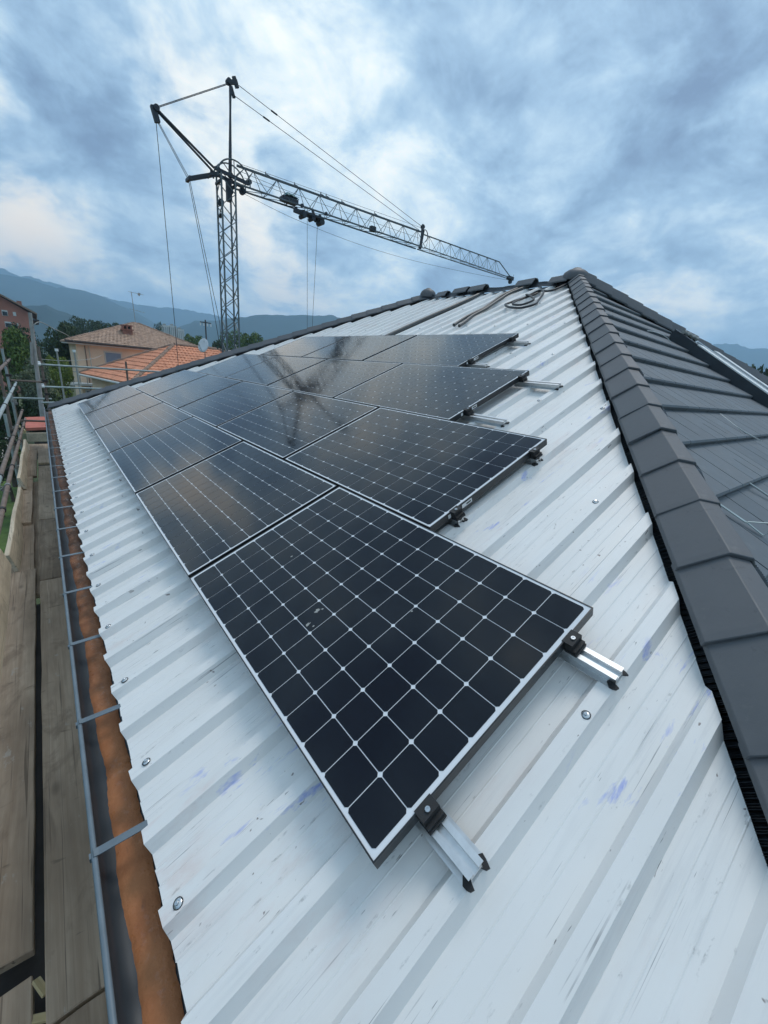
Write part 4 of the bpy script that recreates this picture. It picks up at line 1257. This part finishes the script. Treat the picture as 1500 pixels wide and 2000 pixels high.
tip = MB(); tip.box(C(23.3, 0).x, C(23.95, 0).x, C(23.6, 0).y - .16, C(23.6, 0).y + .16, 9.56, 9.82); tip.tube(C(23.7, 9.45, -.1), C(23.7, 9.45, .1), .17, 10); tip.bar(C(23.9, 9.6), C(24.05, 10.05), .03, .03); cput('jib_tip', tip, 'crane_dark', bevel=.02)
# trolley with hoist ropes
tr = MB(); tr.bar(C(3.95, 9.08, 0), C(5.35, 9.04, 0), .56, .08); tr.bar(C(4.0, 9.08, -.42), C(4.0, 8.72, -.42), .1, .1); tr.bar(C(4.9, 9.5, .3), C(5.0, 8.9, .1), .12, .12)
tr.tube(C(4.15, 8.92, -.3), C(4.15, 8.92, .3), .11, 10); tr.tube(C(5.25, 8.90, -.25), C(5.25, 8.90, .25), .15, 12); tr.tube(C(4.7, 8.93, -.25), C(4.7, 8.93, .25), .11, 12)
tr.bar(C(3.5, 8.98, -.2), C(4.1, 8.95, -.2), .14, .16)
for q in (3.9, 5.4):
    for l in (-JL, JL): tr.tube(C(q, zb(q) + .02, l - .05), C(q, zb(q) + .02, l + .05), .09, 8)
cput('trolley', tr, 'crane_dark')
for s_ in (4.42, 5.08):
    m_ = MB(); m_.tube(C(s_, 8.9), C(4.66 if s_ < 4.6 else 4.86, 1.0), .011, 5); cput('hoist_rope', m_, 'rope')
hk = MB(); hk.box(C(4.60, 0).x, C(4.92, 0).x, C(4.7, 0).y - .08, C(4.7, 0).y + .08, .45, 1.0); hk.path(smoothp([C(4.76, .5), C(4.76, .3), C(4.88, .15), C(4.78, .02), C(4.66, .12)]), .035, 6); cput('hook_block', hk, 'crane_dark')
# covered winch inside the jib
wn = MB(); wn.box(C(2.85, 0).x, C(3.75, 0).x, CB.y - .22, CB.y + .26, 9.28, 9.50); cput('winch', wn, 'crane_dark', bevel=.03)
tp = MB(); vs = []; fs = []; rr = random.Random(4)
for i in range(9):
    for j in range(7):
        u_, v_ = i / 8, j / 6
        hgt = .30 * math.sin(math.pi * (.12 + .76 * u_)) ** .7 * math.sin(math.pi * (.1 + .8 * v_)) ** .6 + rr.uniform(-.05, .05)
        vs.append(C(2.95 + .8 * u_, 9.42 + hgt, -.32 + .64 * v_))
for i in range(8):
    for j in range(6): fs.append((i * 7 + j, i * 7 + j + 1, (i + 1) * 7 + j + 1, (i + 1) * 7 + j))
tp.add(vs, fs); cput('tarp', tp, 'tarp')
bx_ = MB(); bx_.box(C(8.55, 0).x, C(8.9, 0).x, CB.y - .3, CB.y - .05, 9.3, 9.55); cput('junction_box', bx_, 'crane_dark')
for s_ in (2.0, 3.6, 5.2, 5.55, 6.6, 9.0):
    m_ = MB(); m_.bar(C(s_, zt(s_)), C(s_ + .02, zt(s_) + .18), .03, .03); m_.bar(C(s_, zt(s_) + .10), C(s_ + .22, zt(s_) + .06), .03, .03); cput('rope_guide', m_, 'crane_dark')
ropes = [[C(.7, 10.15), C(4, 10.28), C(8, 10.43), C(13.0, 10.62)], [C(.7, 9.85), C(4, 9.8), C(8.5, 9.88), C(12.9, 10.0)], [C(.9, 9.65), C(3, 9.66), C(3.9, 9.7)],
         [C(.45, 9.05), C(3.2, 8.70), C(6.4, 8.52), C(9.6, 8.50), C(13.5, 8.66), C(18.5, 9.05), C(23.4, 9.5)]]
for rp in ropes:
    m_ = MB(); m_.path(smoothp(rp, 6), .009, 5); cput('jib_rope', m_, 'rope')
for pts in ([C(-2.90, 10.5), C(-2.72, 2.0), C(-2.66, -4.9)], [C(-2.85, 10.5, -.08), C(-1.75, 8.72, -.30), C(-.98, 4.6, -.3), C(-.66, 2.9, -.32), C(-.2, GZ + .6, -.3)], [C(-2.82, 10.5, .08), C(-1.62, 8.85, .3), C(-.90, 4.6, .3), C(-.4, 1.2, .3), C(0, GZ + .6, .3)]):
    m_ = MB()
    for i in range(len(pts) - 1): m_.tube(pts[i], pts[i + 1], .014, 5)
    cput('back_rope', m_, 'rope')

# ------------------------------------------------------------------ neighbouring houses
def hip_roof(corners, apexes, name, mat, parent, th=.14):
    """corners: four eave corners (ccw from near left), apexes: ridge ends (left, right)."""
    A, B, Cc, D = [Vector(c) for c in corners]; p, q = [Vector(a_) for a_ in apexes]
    dz = Vector((0, 0, th)); mb = MB()
    mb.add([A, B, Cc, D, p, q, A - dz, B - dz, Cc - dz, D - dz], [(0, 1, 5, 4), (1, 2, 5), (2, 3, 4, 5), (3, 0, 4), (0, 6, 7, 1), (1, 7, 8, 2), (2, 8, 9, 3), (3, 9, 6, 0), (9, 8, 7, 6)])
    return put(name, mb, mat, parent)


def tile_rows(tri_or_quad, rowh, name, mat, parent, wavelen=.3, amp=.03, lip=.035):
    """overlapping tile courses laid on a slope given as (eave left, eave right, top right, top left)"""
    a, b, c_, d_ = [Vector(x) for x in tri_or_quad]
    nrm = (b - a).cross(d_ - a)
    if nrm.length < 1e-6: nrm = (b - a).cross(c_ - a)
    nrm.normalize()
    if nrm.z < 0: nrm = -nrm
    slope = ((c_ + d_) / 2 - (a + b) / 2); n_ = max(2, int(slope.length / rowh)); mb = MB()
    for i in range(n_):
        t0, t1 = i / n_, min(1, (i + 1.12) / n_)
        l0, r0 = a.lerp(d_, t0), b.lerp(c_, t0); l1, r1 = a.lerp(d_, t1), b.lerp(c_, t1)
        wd = (r0 - l0).length; m_ = max(2, min(120, int(wd / wavelen * 4))); vs = []; fs = []
        for j in range(m_ + 1):
            s_ = j / m_; wv = amp * abs(math.sin(math.pi * s_ * wd / wavelen)) + random.uniform(0, .008)
            p0 = l0.lerp(r0, s_) + nrm * (lip + wv); p1 = l1.lerp(r1, s_) + nrm * (.006 + wv)
            vs += [p0, p1, l0.lerp(r0, s_) + nrm * (.0)]
        for j in range(m_): fs += [(3 * j, 3 * j + 3, 3 * j + 4, 3 * j + 1), (3 * j + 2, 3 * j + 5, 3 * j + 3, 3 * j)]
        mb.add(vs, fs)
    o = put(name, mb, mat, parent); o['kind'] = 'stuff'; return o


def hip_line(a, b, r, parent, step=.42):
    a = Vector(a); b = Vector(b); d = (b - a).normalized(); n_ = int((b - a).length / step)
    for i in range(n_):
        m_ = MB(); p = a + d * step * i + Vector((random.uniform(-.01, .01), 0, random.uniform(-.012, .012))); m_.tube(p, p + d * step * 1.08, r * 1.08, 8, r * .9); put('hip_tile', m_, 'hipclay', parent, smooth=True)


# peach house with pyramid roof
tan = empty('house', (7.7, 51, GZ), 'peach rendered house with a brown tiled pyramid roof and brick chimney', 'house')
w = MB(); w.box(2.12, 13.3, 46.2, 57, GZ, 1.36); put('wall', w, 'stucco', tan)
EZ = 1.52; c4 = [(1.42, 45.5, EZ), (14.0, 45.5, EZ), (14.0, 57.8, EZ), (1.42, 57.8, EZ)]; ap = (7.72, 51.65, 3.92)
hip_roof(c4, (ap, ap), 'roof', 'tanroof', tan)
tile_rows((c4[0], c4[1], ap, ap), .36, 'roof_tiles', 'tanroof', tan)
tile_rows((c4[1], c4[2], ap, ap), .36, 'roof_tiles', 'tanroof', tan)
hip_line(c4[0], ap, .12, tan); hip_line(c4[1], ap, .12, tan)
gm = MB(); gm.tube((1.36, 45.42, EZ - .07), (14.1, 45.42, EZ - .07), .075, 8); put('gutter', gm, 'darkwood', tan, smooth=True)
gm = MB(); gm.box(1.5, 13.9, 45.6, 46.2, EZ - .26, EZ - .15); put('soffit', gm, 'trimwhite', tan)
gm = MB(); gm.box(1.5, 2.12, 46.2, 57, EZ - .26, EZ - .15); put('soffit', gm, 'trimwhite', tan)
for (x, zt_) in ((2.75, 1.2), (3.05, 1.2)):
    m_ = MB(); m_.tube((x, 46.14, GZ), (x, 46.14, zt_), .045, 6); put('drain_pipe', m_, 'stucco_pale' if x > 3 else 'hipclay', tan)
wi = MB(); wi.box(4.10, 5.52, 46.14, 46.2, -.72, .92); wd = put('window', wi, 'stucco_pale', tan)
m_ = MB(); m_.box(4.22, 5.40, 46.10, 46.139, -.12, .78); put('shutter', m_, 'shutter', wd)
m_ = MB(); m_.box(4.22, 5.40, 46.10, 46.139, -.62, -.13); put('pane', m_, 'darkglass', wd)
wi = MB(); wi.box(2.35, 3.35, 46.14, 46.2, -4.6, -2.6); wd = put('window', wi, 'trimwhite', tan)
m_ = MB(); m_.box(2.45, 3.25, 46.10, 46.139, -4.5, -2.7); put('pane', m_, 'darkglass', wd)
m_ = MB(); m_.box(8.6, 8.8, 46.12, 46.2, .55, .75); put('vent', m_, 'darkwood', tan)
bal = MB(); bal.box(.95, 2.9, 44.6, 46.2, -2.12, -1.95); bl = put('balcony', bal, 'trimwhite', tan)
for x in (1.0, 1.5, 2.0, 2.5):
    m_ = MB(); m_.tube((x, 44.65, -1.95), (x, 44.65, -1.0), .03, 6); put('railing', m_, 'concrete', bl)
m_ = MB(); m_.tube((.95, 44.65, -.98), (2.9, 44.65, -.98), .04, 6); put('railing', m_, 'concrete', bl)
ch = MB(); ch.box(6.05, 6.85, 48.1, 48.9, 1.9, 2.95); chm = put('chimney', ch, 'brickred', tan)
m_ = MB(); m_.box(5.95, 6.95, 48.0, 49.0, 2.95, 3.05); m_.box(6.0, 6.9, 48.05, 48.95, 3.33, 3.42); put('chimney_cap', m_, 'brickred', chm)
m_ = MB()
for x in (6.05, 6.36, 6.70): m_.box(x, x + .13, 48.1, 48.9, 3.05, 3.33)
put('chimney_pier', m_, 'brickred', chm)
m_ = MB(); m_.box(6.15, 6.75, 48.4, 48.6, 3.05, 3.30); put('chimney_opening', m_, 'darkwood', chm)
# rooftop aerial on the peach house
ae = empty('tv_antenna', (7.72, 51.6, 3.9), 'tall thin television aerial on the peak of the peach house roof', 'antenna')
m_ = MB(); m_.tube((7.72, 51.6, 3.85), (7.62, 51.6, 6.75), .028, 6); put('mast', m_, 'concrete', ae)
m_ = MB(); m_.tube((7.35, 51.6, 6.72), (8.7, 51.5, 6.62), .014, 5)
for i in range(6): m_.tube((7.55 + .2 * i, 51.35, 6.70 - .01 * i), (7.55 + .2 * i, 51.85, 6.70 - .01 * i), .010, 5)
m_.bar((8.22, 51.5, 6.50), (8.34, 51.5, 6.72), .12, .2); put('aerial', m_, 'concrete', ae)
m_ = MB(); m_.tube((7.3, 51.6, 5.15), (8.7, 51.6, 4.95), .012, 5)
for i in range(5): m_.tube((7.4 + .28 * i, 51.3, 5.12 - .03 * i), (7.4 + .28 * i, 51.9, 5.12 - .03 * i), .010, 5)
put('aerial', m_, 'concrete', ae)

# orange roofed house
ora = empty('house', (9.5, 39, GZ), 'low house with a bright orange clay tile hip roof in front of the peach house', 'house')
az = R(12); e1 = Vector((math.cos(az), math.sin(az), 0)); e2 = Vector((-math.sin(az), math.cos(az), 0)); C0 = Vector((4.2, 33.5, -1.05))
LW, LD = 15.5, 10.5
oc = [C0, C0 + e1 * LW, C0 + e1 * LW + e2 * LD, C0 + e2 * LD]
apl = C0 + e1 * 5.6 + e2 * 5.25 + Vector((0, 0, 2.95)); apr = C0 + e1 * 9.6 + e2 * 5.25 + Vector((0, 0, 2.95))
hip_roof(oc, (apl, apr), 'roof', 'oraroof', ora)
tile_rows((oc[0], oc[1], apr, apl), .40, 'roof_tiles', 'oraroof', ora, .33, .05, .05)
tile_rows((oc[3], oc[0], apl, apl), .55, 'roof_tiles', 'oraroof', ora, .33, .05, .06)
tile_rows((oc[1], oc[2], apr, apr), .40, 'roof_tiles', 'oraroof', ora, .33, .05, .05)
for p_, q_ in ((oc[0], apl), (oc[1], apr), (oc[3], apl), (apl, apr)): hip_line(p_ + Vector((0, 0, .06)), q_ + Vector((0, 0, .06)), .14, ora)
w = MB(); i0 = C0 + e1 * .6 + e2 * .6
w.add([i0 + Vector((0, 0, zz)) + e1 * u_ + e2 * v_ for zz in (GZ - C0.z, -.16) for u_, v_ in ((0, 0), (LW - 1.2, 0), (LW - 1.2, LD - 1.2), (0, LD - 1.2))], [(0, 1, 5, 4), (1, 2, 6, 5), (2, 3, 7, 6), (3, 0, 4, 7), (4, 5, 6, 7)])
put('wall', w, 'stucco', ora)
gm = MB(); gm.tube(oc[3] + Vector((-.02, 0, -.10)) - e1 * .08, oc[0] + Vector((0, 0, -.10)) - e1 * .08, .085, 8); put('gutter', gm, 'trimwhite', ora, smooth=True)
gm = MB(); gm.tube(oc[0] + Vector((0, 0, -.10)) - e2 * .08, oc[1] + Vector((0, 0, -.10)) - e2 * .08, .085, 8); put('gutter', gm, 'darkwood', ora, smooth=True)
wi = MB(); cc = C0 + e2 * 5 + e1 * .56; wi.bar(cc + Vector((0, 0, -1.5)) - e2 * .7, cc + Vector((0, 0, -1.5)) + e2 * .7, .06, 1.2); wd = put('window', wi, 'trimwhite', ora)
m_ = MB(); cc2 = cc - e1 * .04; m_.bar(cc2 + Vector((0, 0, -1.5)) - e2 * .6, cc2 + Vector((0, 0, -1.5)) + e2 * .6, .04, 1.0); put('pane', m_, 'darkglass', wd)
m_ = MB(); vp = C0 + e1 * 8.9 + e2 * 3.7 + Vector((0, 0, 2.05)); m_.bar(vp, vp + Vector((0, 0, .45)), .28, .28); put('vent', m_, 'darkwood', ora)
# a stub chimney behind the ridge
m_ = MB(); m_.bar(apr + e1 * -.6 + e2 * 1.2 + Vector((0, 0, -.7)), apr + e1 * -.6 + e2 * 1.2 + Vector((0, 0, .45)), .28, .28); put('chimney', m_, 'trimwhite', ora)
m_ = MB(); m_.bar(apr + e1 * 1.4 + e2 * .4 + Vector((0, 0, -.7)), apr + e1 * 1.4 + e2 * .4 + Vector((0, 0, .12)), .24, .24); put('chimney', m_, 'trimwhite', ora)
# satellite dish on a mast by the roof
ds = empty('satellite_dish', (8.06, 29.32, -1.5), 'white oval satellite dish on a pole in front of the orange roof', 'dish')
m_ = MB(); m_.tube((8.10, 29.36, -3.0), (8.06, 29.36, 2.3), .025, 6); put('pole', m_, 'rust', ds)
dm = MB(); vs = [(0, 0, 0)]; fs = []
axis = Vector((-.80, -.55, .25)).normalized(); u_ = axis.cross(Vector((0, 0, 1))).normalized(); v_ = u_.cross(axis)
cen = Vector((7.98, 29.30, 1.88)); vs = [cen - axis * .06]; nn = 20
for ring, rad in ((1, .24), (2, .45)):
    for k in range(nn):
        t = 2 * math.pi * k / nn; vs.append(cen + (u_ * math.cos(t) * .88 + v_ * math.sin(t)) * rad + axis * (.06 * (rad / .45) ** 2 * 1.4 - .06))
for k in range(nn): fs.append((0, 1 + k, 1 + (k + 1) % nn)); fs.append((1 + k, 1 + nn + k, 1 + nn + (k + 1) % nn, 1 + (k + 1) % nn))
dm.add(vs, fs); do = put('dish', dm, 'dish', ds, smooth=True); md = do.modifiers.new('t', 'SOLIDIFY'); md.thickness = .012
m_ = MB(); m_.tube(cen - v_ * .42, cen + axis * .42 - v_ * .1, .012, 5); m_.tube(cen + axis * .36 - v_ * .1, cen + axis * .46 - v_ * .1, .035, 8); put('feed_arm', m_, 'concrete', ds)

# brick red apartment block at the far left
apt = empty('apartment_building', (-5, 95, GZ), 'brick red apartment block with a gabled end and small windows at the far left', 'building')
Y = 89.5; hy = 1.0
gab = [(-9.5, GZ), (-.72, GZ), (-.55, 5.15), (-4.6, 7.55), (-9.5, 5.15)]
m_ = MB(); k = len(gab); m_.add([(x, y, z_) for y in (Y, Y + 24) for x, z_ in gab], [tuple(range(k)), tuple(reversed(range(k, 2 * k)))] + [(i, k + i, k + (i + 1) % k, (i + 1) % k) for i in range(k)]); put('wall', m_, 'redwall', apt)
m_ = MB(); m_.bar((-4.7, Y + 11.5, 7.78), (.10, Y + 11.5, 4.98 + .25), 25, .22, (0, 0, 1)); rf = put('roof', m_, 'hipclay', apt)
m_ = MB(); m_.bar((-4.5, Y + 11.5, 7.78), (-10.2, Y + 11.5, 4.9), 25, .22); put('roof', m_, 'hipclay', apt)
m_ = MB(); m_.box(-2.15, -1.55, Y + 2, Y + 2.8, 6.0, 6.95); put('chimney', m_, 'brickred', rf)
m_ = MB(); m_.box(-.55, .25, Y + .5, Y + 20, 4.25, 4.45); put('balcony_roof', m_, 'darkwood', apt)
for (x0, x1, z0, z1, kd) in ((-4.05, -3.38, 4.45, 5.25, 'w'), (-2.78, -2.42, 4.60, 5.15, 'b'), (-3.95, -3.15, 2.85, 3.65, 'w'), (-2.60, -2.38, 3.2, 3.6, 'b'), (-3.85, -3.0, 1.35, 2.05, 'w'), (-2.68, -2.25, 1.2, 1.4, 'b'), (-2.2, -1.95, 1.35, 1.65, 'b'), (-6.2, -5.5, 4.45, 5.25, 'w'), (-6.2, -5.5, 2.85, 3.65, 'w')):
    m_ = MB(); m_.box(x0, x1, Y - .05, Y - .005, z0, z1)
    if kd == 'w':
        wd = put('window', m_, 'trimwhite', apt); m_ = MB(); m_.box(x0 + .06, x1 - .06, Y - .08, Y - .051, z0 + .04, z1 - .20); put('pane', m_, 'darkglass', wd)
    else: put('window', m_, 'trimwhite', apt)

# white tower blocks far off
for i, (x, y, wd_, top, lab) in enumerate(((51.2, 244, 3.0, 14.6, 'white tower block leftmost of the distant cluster beyond the peach roof'), (54.6, 243.5, 3.1, 14.9, 'white tower block in the middle of the distant cluster'), (57.9, 242.5, 3.0, 13.6, 'white tower block rightmost of the distant cluster, slightly lower'))):
    e = empty('tower_block', (x, y, GZ), lab, 'building', 'distant white tower blocks')
    m_ = MB(); m_.box(x - wd_ / 2, x + wd_ / 2, y, y + 8, GZ, top); put('wall', m_, 'tower', e)
    for k in range(3):
        m_ = MB(); m_.box(x - wd_ / 2 + .35 + k * .9, x - wd_ / 2 + .75 + k * .9, y - .06, y - .005, GZ + 1, top - .8); put('window_strip', m_, 'concrete', e)
    m_ = MB(); m_.box(x - .6, x + .6, y + 2, y + 4, top, top + .8); put('lift_house', m_, 'concrete', e)

# shed with a red roof below the scaffold
sh = empty('shed', (1.2, 24.7, GZ), 'outbuilding with a red sheet roof seen past the far end of the deck', 'shed')
m_ = MB(); m_.add([(-1.40, 23.5, -2.50), (3.2, 23.5, -2.30), (3.2, 26.0, -2.14), (-1.45, 26.0, -2.36), (-1.40, 23.5, -2.62), (3.2, 23.5, -2.42), (3.2, 26, -2.26), (-1.45, 26.0, -2.48)], [(0, 1, 2, 3), (7, 6, 5, 4), (0, 4, 5, 1), (1, 5, 6, 2), (2, 6, 7, 3), (3, 7, 4, 0)]); put('roof', m_, 'redroof', sh)
m_ = MB(); m_.box(-1.2, 3.0, 23.8, 25.8, GZ, -2.63); put('wall', m_, 'darkwood', sh)
# concrete utility pole and its wires
pl_ = empty('utility_pole', (-.99, 27.5, GZ), 'leaning grey concrete utility pole in front of the brick block', 'pole')
m_ = MB(); m_.tube((-.99, 27.5, GZ), (-.555, 27.5, 2.46), .14, 10, .075); put('pole', m_, 'concrete', pl_, smooth=True)
m_ = MB(); m_.tube((-.82, 27.38, .05), (-.71, 27.38, 1.1), .055, 8); put('bracket', m_, 'concrete', pl_)
m_ = MB(); m_.path(smoothp([(-.57, 27.4, 1.80), (-.25, 27.8, 2.10), (.35, 31, 1.95), (1.3, 38, 1.75), (2.0, 45.4, 1.45)], 6), .022, 5); put('wire', m_, 'concrete', pl_)
m_ = MB(); m_.path(smoothp([(-.64, 27.4, .35), (.8, 31, .25), (2.6, 38, .35), (4.0, 46.1, .55)], 6), .014, 5); put('wire', m_, 'concrete', pl_)
for (x, z1, lab) in ((.09, .86, 'slim grey garden pole with a small lamp head left of the peach house'), (.66, .88, 'slim white topped garden pole beside the peach house corner')):
    e = empty('garden_pole', (x, 21.5, GZ), lab, 'pole')
    m_ = MB(); m_.tube((x, 21.5, GZ), (x, 21.5, z1), .032, 7); put('pole', m_, 'concrete', e)
    m_ = MB(); m_.tube((x, 21.5, z1), (x, 21.5, z1 + .10), .06, 8); put('head', m_, 'plate', e)
pp = empty('power_pole', (19.06, 66.74, GZ), 'distant wooden power pole with a crossarm left of the crane mast', 'pole')
m_ = MB(); m_.tube((19.06, 66.74, GZ), (19.06, 66.74, 6.3), .14, 8, .09); put('pole', m_, 'darkwood', pp)
m_ = MB(); m_.bar((18.35, 66.9, 5.95), (19.8, 66.55, 5.92), .12, .12); put('crossarm', m_, 'darkwood', pp)
for t in (0, .33, .67, 1):
    m_ = MB(); q_ = Vector((18.4, 66.9, 5.5)).lerp(Vector((19.75, 66.55, 5.47)), t); m_.tube(q_, q_ + Vector((0, 0, .35)), .07, 6); put('insulator', m_, 'plate', pp)

# ------------------------------------------------------------------ trees
def crown_mesh(seed, n, leaf, lumps):
    rr = random.Random(seed); vs = []; fs = []
    L_ = []
    for i in range(lumps):
        t = rr.uniform(0, 6.283); zz = rr.uniform(-.75, .9); q = math.sqrt(max(0, 1 - zz * zz)) * rr.uniform(.45, .75)
        L_.append((q * math.cos(t), q * math.sin(t), zz * .68, rr.uniform(.26, .46)))
    L_.append((0, 0, 0, .62))
    for i in range(n):
        lx, ly, lz, lr = rr.choice(L_)
        d = Vector((rr.gauss(0, 1), rr.gauss(0, 1), rr.gauss(0, 1))).normalized() * lr * rr.uniform(.55, 1.05) ** .5
        p = Vector((lx + d.x, ly + d.y, lz + d.z))
        nrm = (d.normalized() + Vector((rr.gauss(0, .7), rr.gauss(0, .7), rr.gauss(0, .7)))).normalized()
        u = nrm.orthogonal().normalized(); w_ = nrm.cross(u); a_ = rr.uniform(0, 6.28); u2 = u * math.cos(a_) + w_ * math.sin(a_); w2 = nrm.cross(u2)
        s_ = leaf * rr.uniform(.6, 1.35); o = len(vs)
        vs += [tuple(p - u2 * s_), tuple(p + w2 * s_ * .55 + nrm * s_ * .15), tuple(p + u2 * s_), tuple(p - w2 * s_ * .55 + nrm * s_ * .1)]
        fs.append((o, o + 1, o + 2, o + 3))
    return vs, fs


CROWNS = [crown_mesh(s_, 4200, lf, lu) for s_, lf, lu in ((1, .055, 14), (2, .060, 18), (3, .05, 12))]
CM = {}


def tree(name, x, y, ztop, rad, hgt, leaf, label, kind=0, zbase=GZ, group=None, trunk=True):
    e = empty(name, (x, y, zbase), label, 'tree' if 'tree' in name else 'shrub', group)
    key = (kind, leaf)
    if key not in CM:
        me = bpy.data.meshes.new('crown'); v_, f_ = CROWNS[kind]; me.from_pydata(v_, [], f_); me.update(); me.materials.append(M[leaf]); CM[key] = me
    o = bpy.data.objects.new('crown', CM[key]); COL.objects.link(o); o.parent = e
    rz = random.uniform(0, 6.28)
    cz = ztop - hgt / 2 - zbase
    o.matrix_basis = Matrix.Translation((0, 0, cz)) @ Matrix.Rotation(rz, 4, 'Z') @ Matrix.Diagonal((rad, rad, hgt / 2 / .95, 1))
    if trunk:
        m_ = MB(); r0 = max(.06, hgt * .028); m_.tube((x, y, zbase), (x + .1 * rad * math.sin(rz), y, zbase + cz * .8), r0 * 1.25, 8, r0 * .8)
        top = Vector((x + .1 * rad * math.sin(rz), y, zbase + cz * .8))
        for k in range(4):
            t = rz + k * 1.57; m_.tube(top - Vector((0, 0, .25 * (k % 2))), top + Vector((math.cos(t) * rad * .5, math.sin(t) * rad * .5, hgt * .22)), r0 * .6, 6, r0 * .2)
        put('trunk', m_, 'bark', e)
    return e


TG = 'trees between the houses'
for a_ in [('tree', 1.65, 59.5, 4.1, 2.1, 8.5, 'leaf_dark', 'big dark green tree between the brick block and the peach house', 0),
           ('tree', 3.2, 62, 2.6, 2.3, 7.5, 'leaf_dark', 'dark tree half hidden behind the peach house roof corner', 1),
           ('tree', -1.2, 66, 3.2, 2.2, 8, 'leaf_dark', 'dark tree close behind the concrete pole', 2),
           ('tree', -2.1, 47.5, 2.25, 1.5, 5.5, 'leaf_mid', 'sunlit green tree under the brick block at the left edge', 1),
           ('tree', -3.9, 48.5, 2.0, 1.7, 6, 'leaf_mid', 'green tree cut by the left edge below the brick block', 0),
           ('olive_tree', -.95, 29.5, .45, 1.05, 3.0, 'leaf_olive', 'grey green olive tree behind the left scaffold tubes', 2),
           ('tree', .42, 39.5, .55, 1.0, 3.6, 'leaf_light', 'bright yellow green shrub tree beside the peach house corner', 0),
           ('tree', .7, 36.0, -2.6, 1.0, 3.2, 'leaf_mid', 'green garden tree below the balcony of the peach house', 1),
           ('tree', 6.0, 109, 7.0, 3.2, 9, 'leaf_dark', 'distant dark tree above the left end of the peach roof', 2),
           ('tree', 9.6, 118, 7.5, 3.6, 9, 'leaf_dark', 'distant broad dark tree just left of the aerial', 0),
           ('tree', 13.6, 119, 7.2, 3.0, 9, 'leaf_dark', 'distant dark tree right behind the peach roof chimney', 1),
           ('conifer_tree', 24.9, 127, 9.0, 1.6, 11, 'leaf_dark', 'small pointed tree top right of the peach roof peak', 2),
           ('tree', 22.3, 86.5, 5.6, 2.7, 8.5, 'leaf_mid', 'round green tree left of the distant power pole', 0),
           ('tree', 25.0, 81, 4.6, 2.2, 9, 'leaf_dark', 'dark tree behind the satellite dish', 1),
           ('tree', 29.0, 84, 6.9, 2.9, 10, 'leaf_mid', 'tall green tree just right of the crane mast foot', 2),
           ('tree', 34.0, 88, 7.2, 3.3, 10, 'leaf_mid', 'green tree second to the right of the mast', 1),
           ('tree', 39.6, 91, 6.6, 3.4, 10, 'leaf_olive', 'paler tree at the right end of the trees by the hip', 0),
           ('tree', 44.5, 90, 5.6, 3.2, 10, 'leaf_dark', 'tree lowest at the right just over the far hip tiles', 2),
           ('tree', 25.5, 68, 3.3, 2.2, 8, 'leaf_light', 'light green tree behind the lattice mast', 1),
           ('tree', 58.5, 10.6, 6.4, 3.4, 12, 'leaf_dark', 'dark tree at the right edge of the photo below the mountain', 0),
           ('tree', 66.0, 16.2, 7.0, 3.0, 12, 'leaf_dark', 'dark tree showing over the right hip tiles below the mountain', 1),
           ('tree', 52.0, 6.2, 3.6, 3.0, 10, 'leaf_light', 'light green tree low at the right edge', 2)]:
    tree(*a_[:8], kind=a_[8], group=TG)
for i, (x, y, zt_, rd, h_, lf, lab) in enumerate(((-.55, 30.0, -1.3, 1.3, 3.2, 'leaf_dark', 'dark shrub under the olive tree'), (.25, 31.0, -1.9, 1.3, 3.0, 'leaf_dark', 'dark shrub behind the dark brown standard'), (-2.6, 27.5, -3.6, 1.0, 2.4, 'leaf_dark', 'dark shrub left of the red shed roof'), (-.5, 41.0, -2.2, 1.0, 2.6, 'leaf_mid', 'small green shrub above the red shed roof'), (-.6, 19.0, -3.2, .9, 2.6, 'leaf_dark', 'dark shrub below the red shed roof'), (.3, 19.6, -3.4, .9, 2.6, 'leaf_dark', 'dark shrub between the shed and the end board'), (-2.6, 30.5, -1.0, 1.5, 4.0, 'leaf_dark', 'dark shrub behind the left end of the scaffold'), (.9, 28.0, -1.8, .9, 2.6, 'leaf_mid', 'green shrub below the balcony rail'))):
    tree('shrub', x, y, zt_, rd, h_, lf, lab, i % 3, group='garden shrubs beyond the scaffold')

# ------------------------------------------------------------------ haze
hzb = MB(); hzb.box(-4200, 4200, -4200, 4200, GZ - 1.6, 345)
hm = bpy.data.materials.new('haze'); hm.use_nodes = True; nt = hm.node_tree; nt.nodes.clear()
pv_ = nt.nodes.new('ShaderNodeVolumePrincipled'); pv_.inputs['Color'].default_value = (.50, .76, 1.0, 1); pv_.inputs['Density'].default_value = .00046; pv_.inputs['Anisotropy'].default_value = 0.35
ou = nt.nodes.new('ShaderNodeOutputMaterial'); nt.links.new(pv_.outputs[0], ou.inputs['Volume'])
ho = put('haze', hzb, hm); tag(ho, 'pale blue haze over the valley', 'haze', None, 'stuff')
print('tiles', tiles_made, 'objects', len(SC.objects))
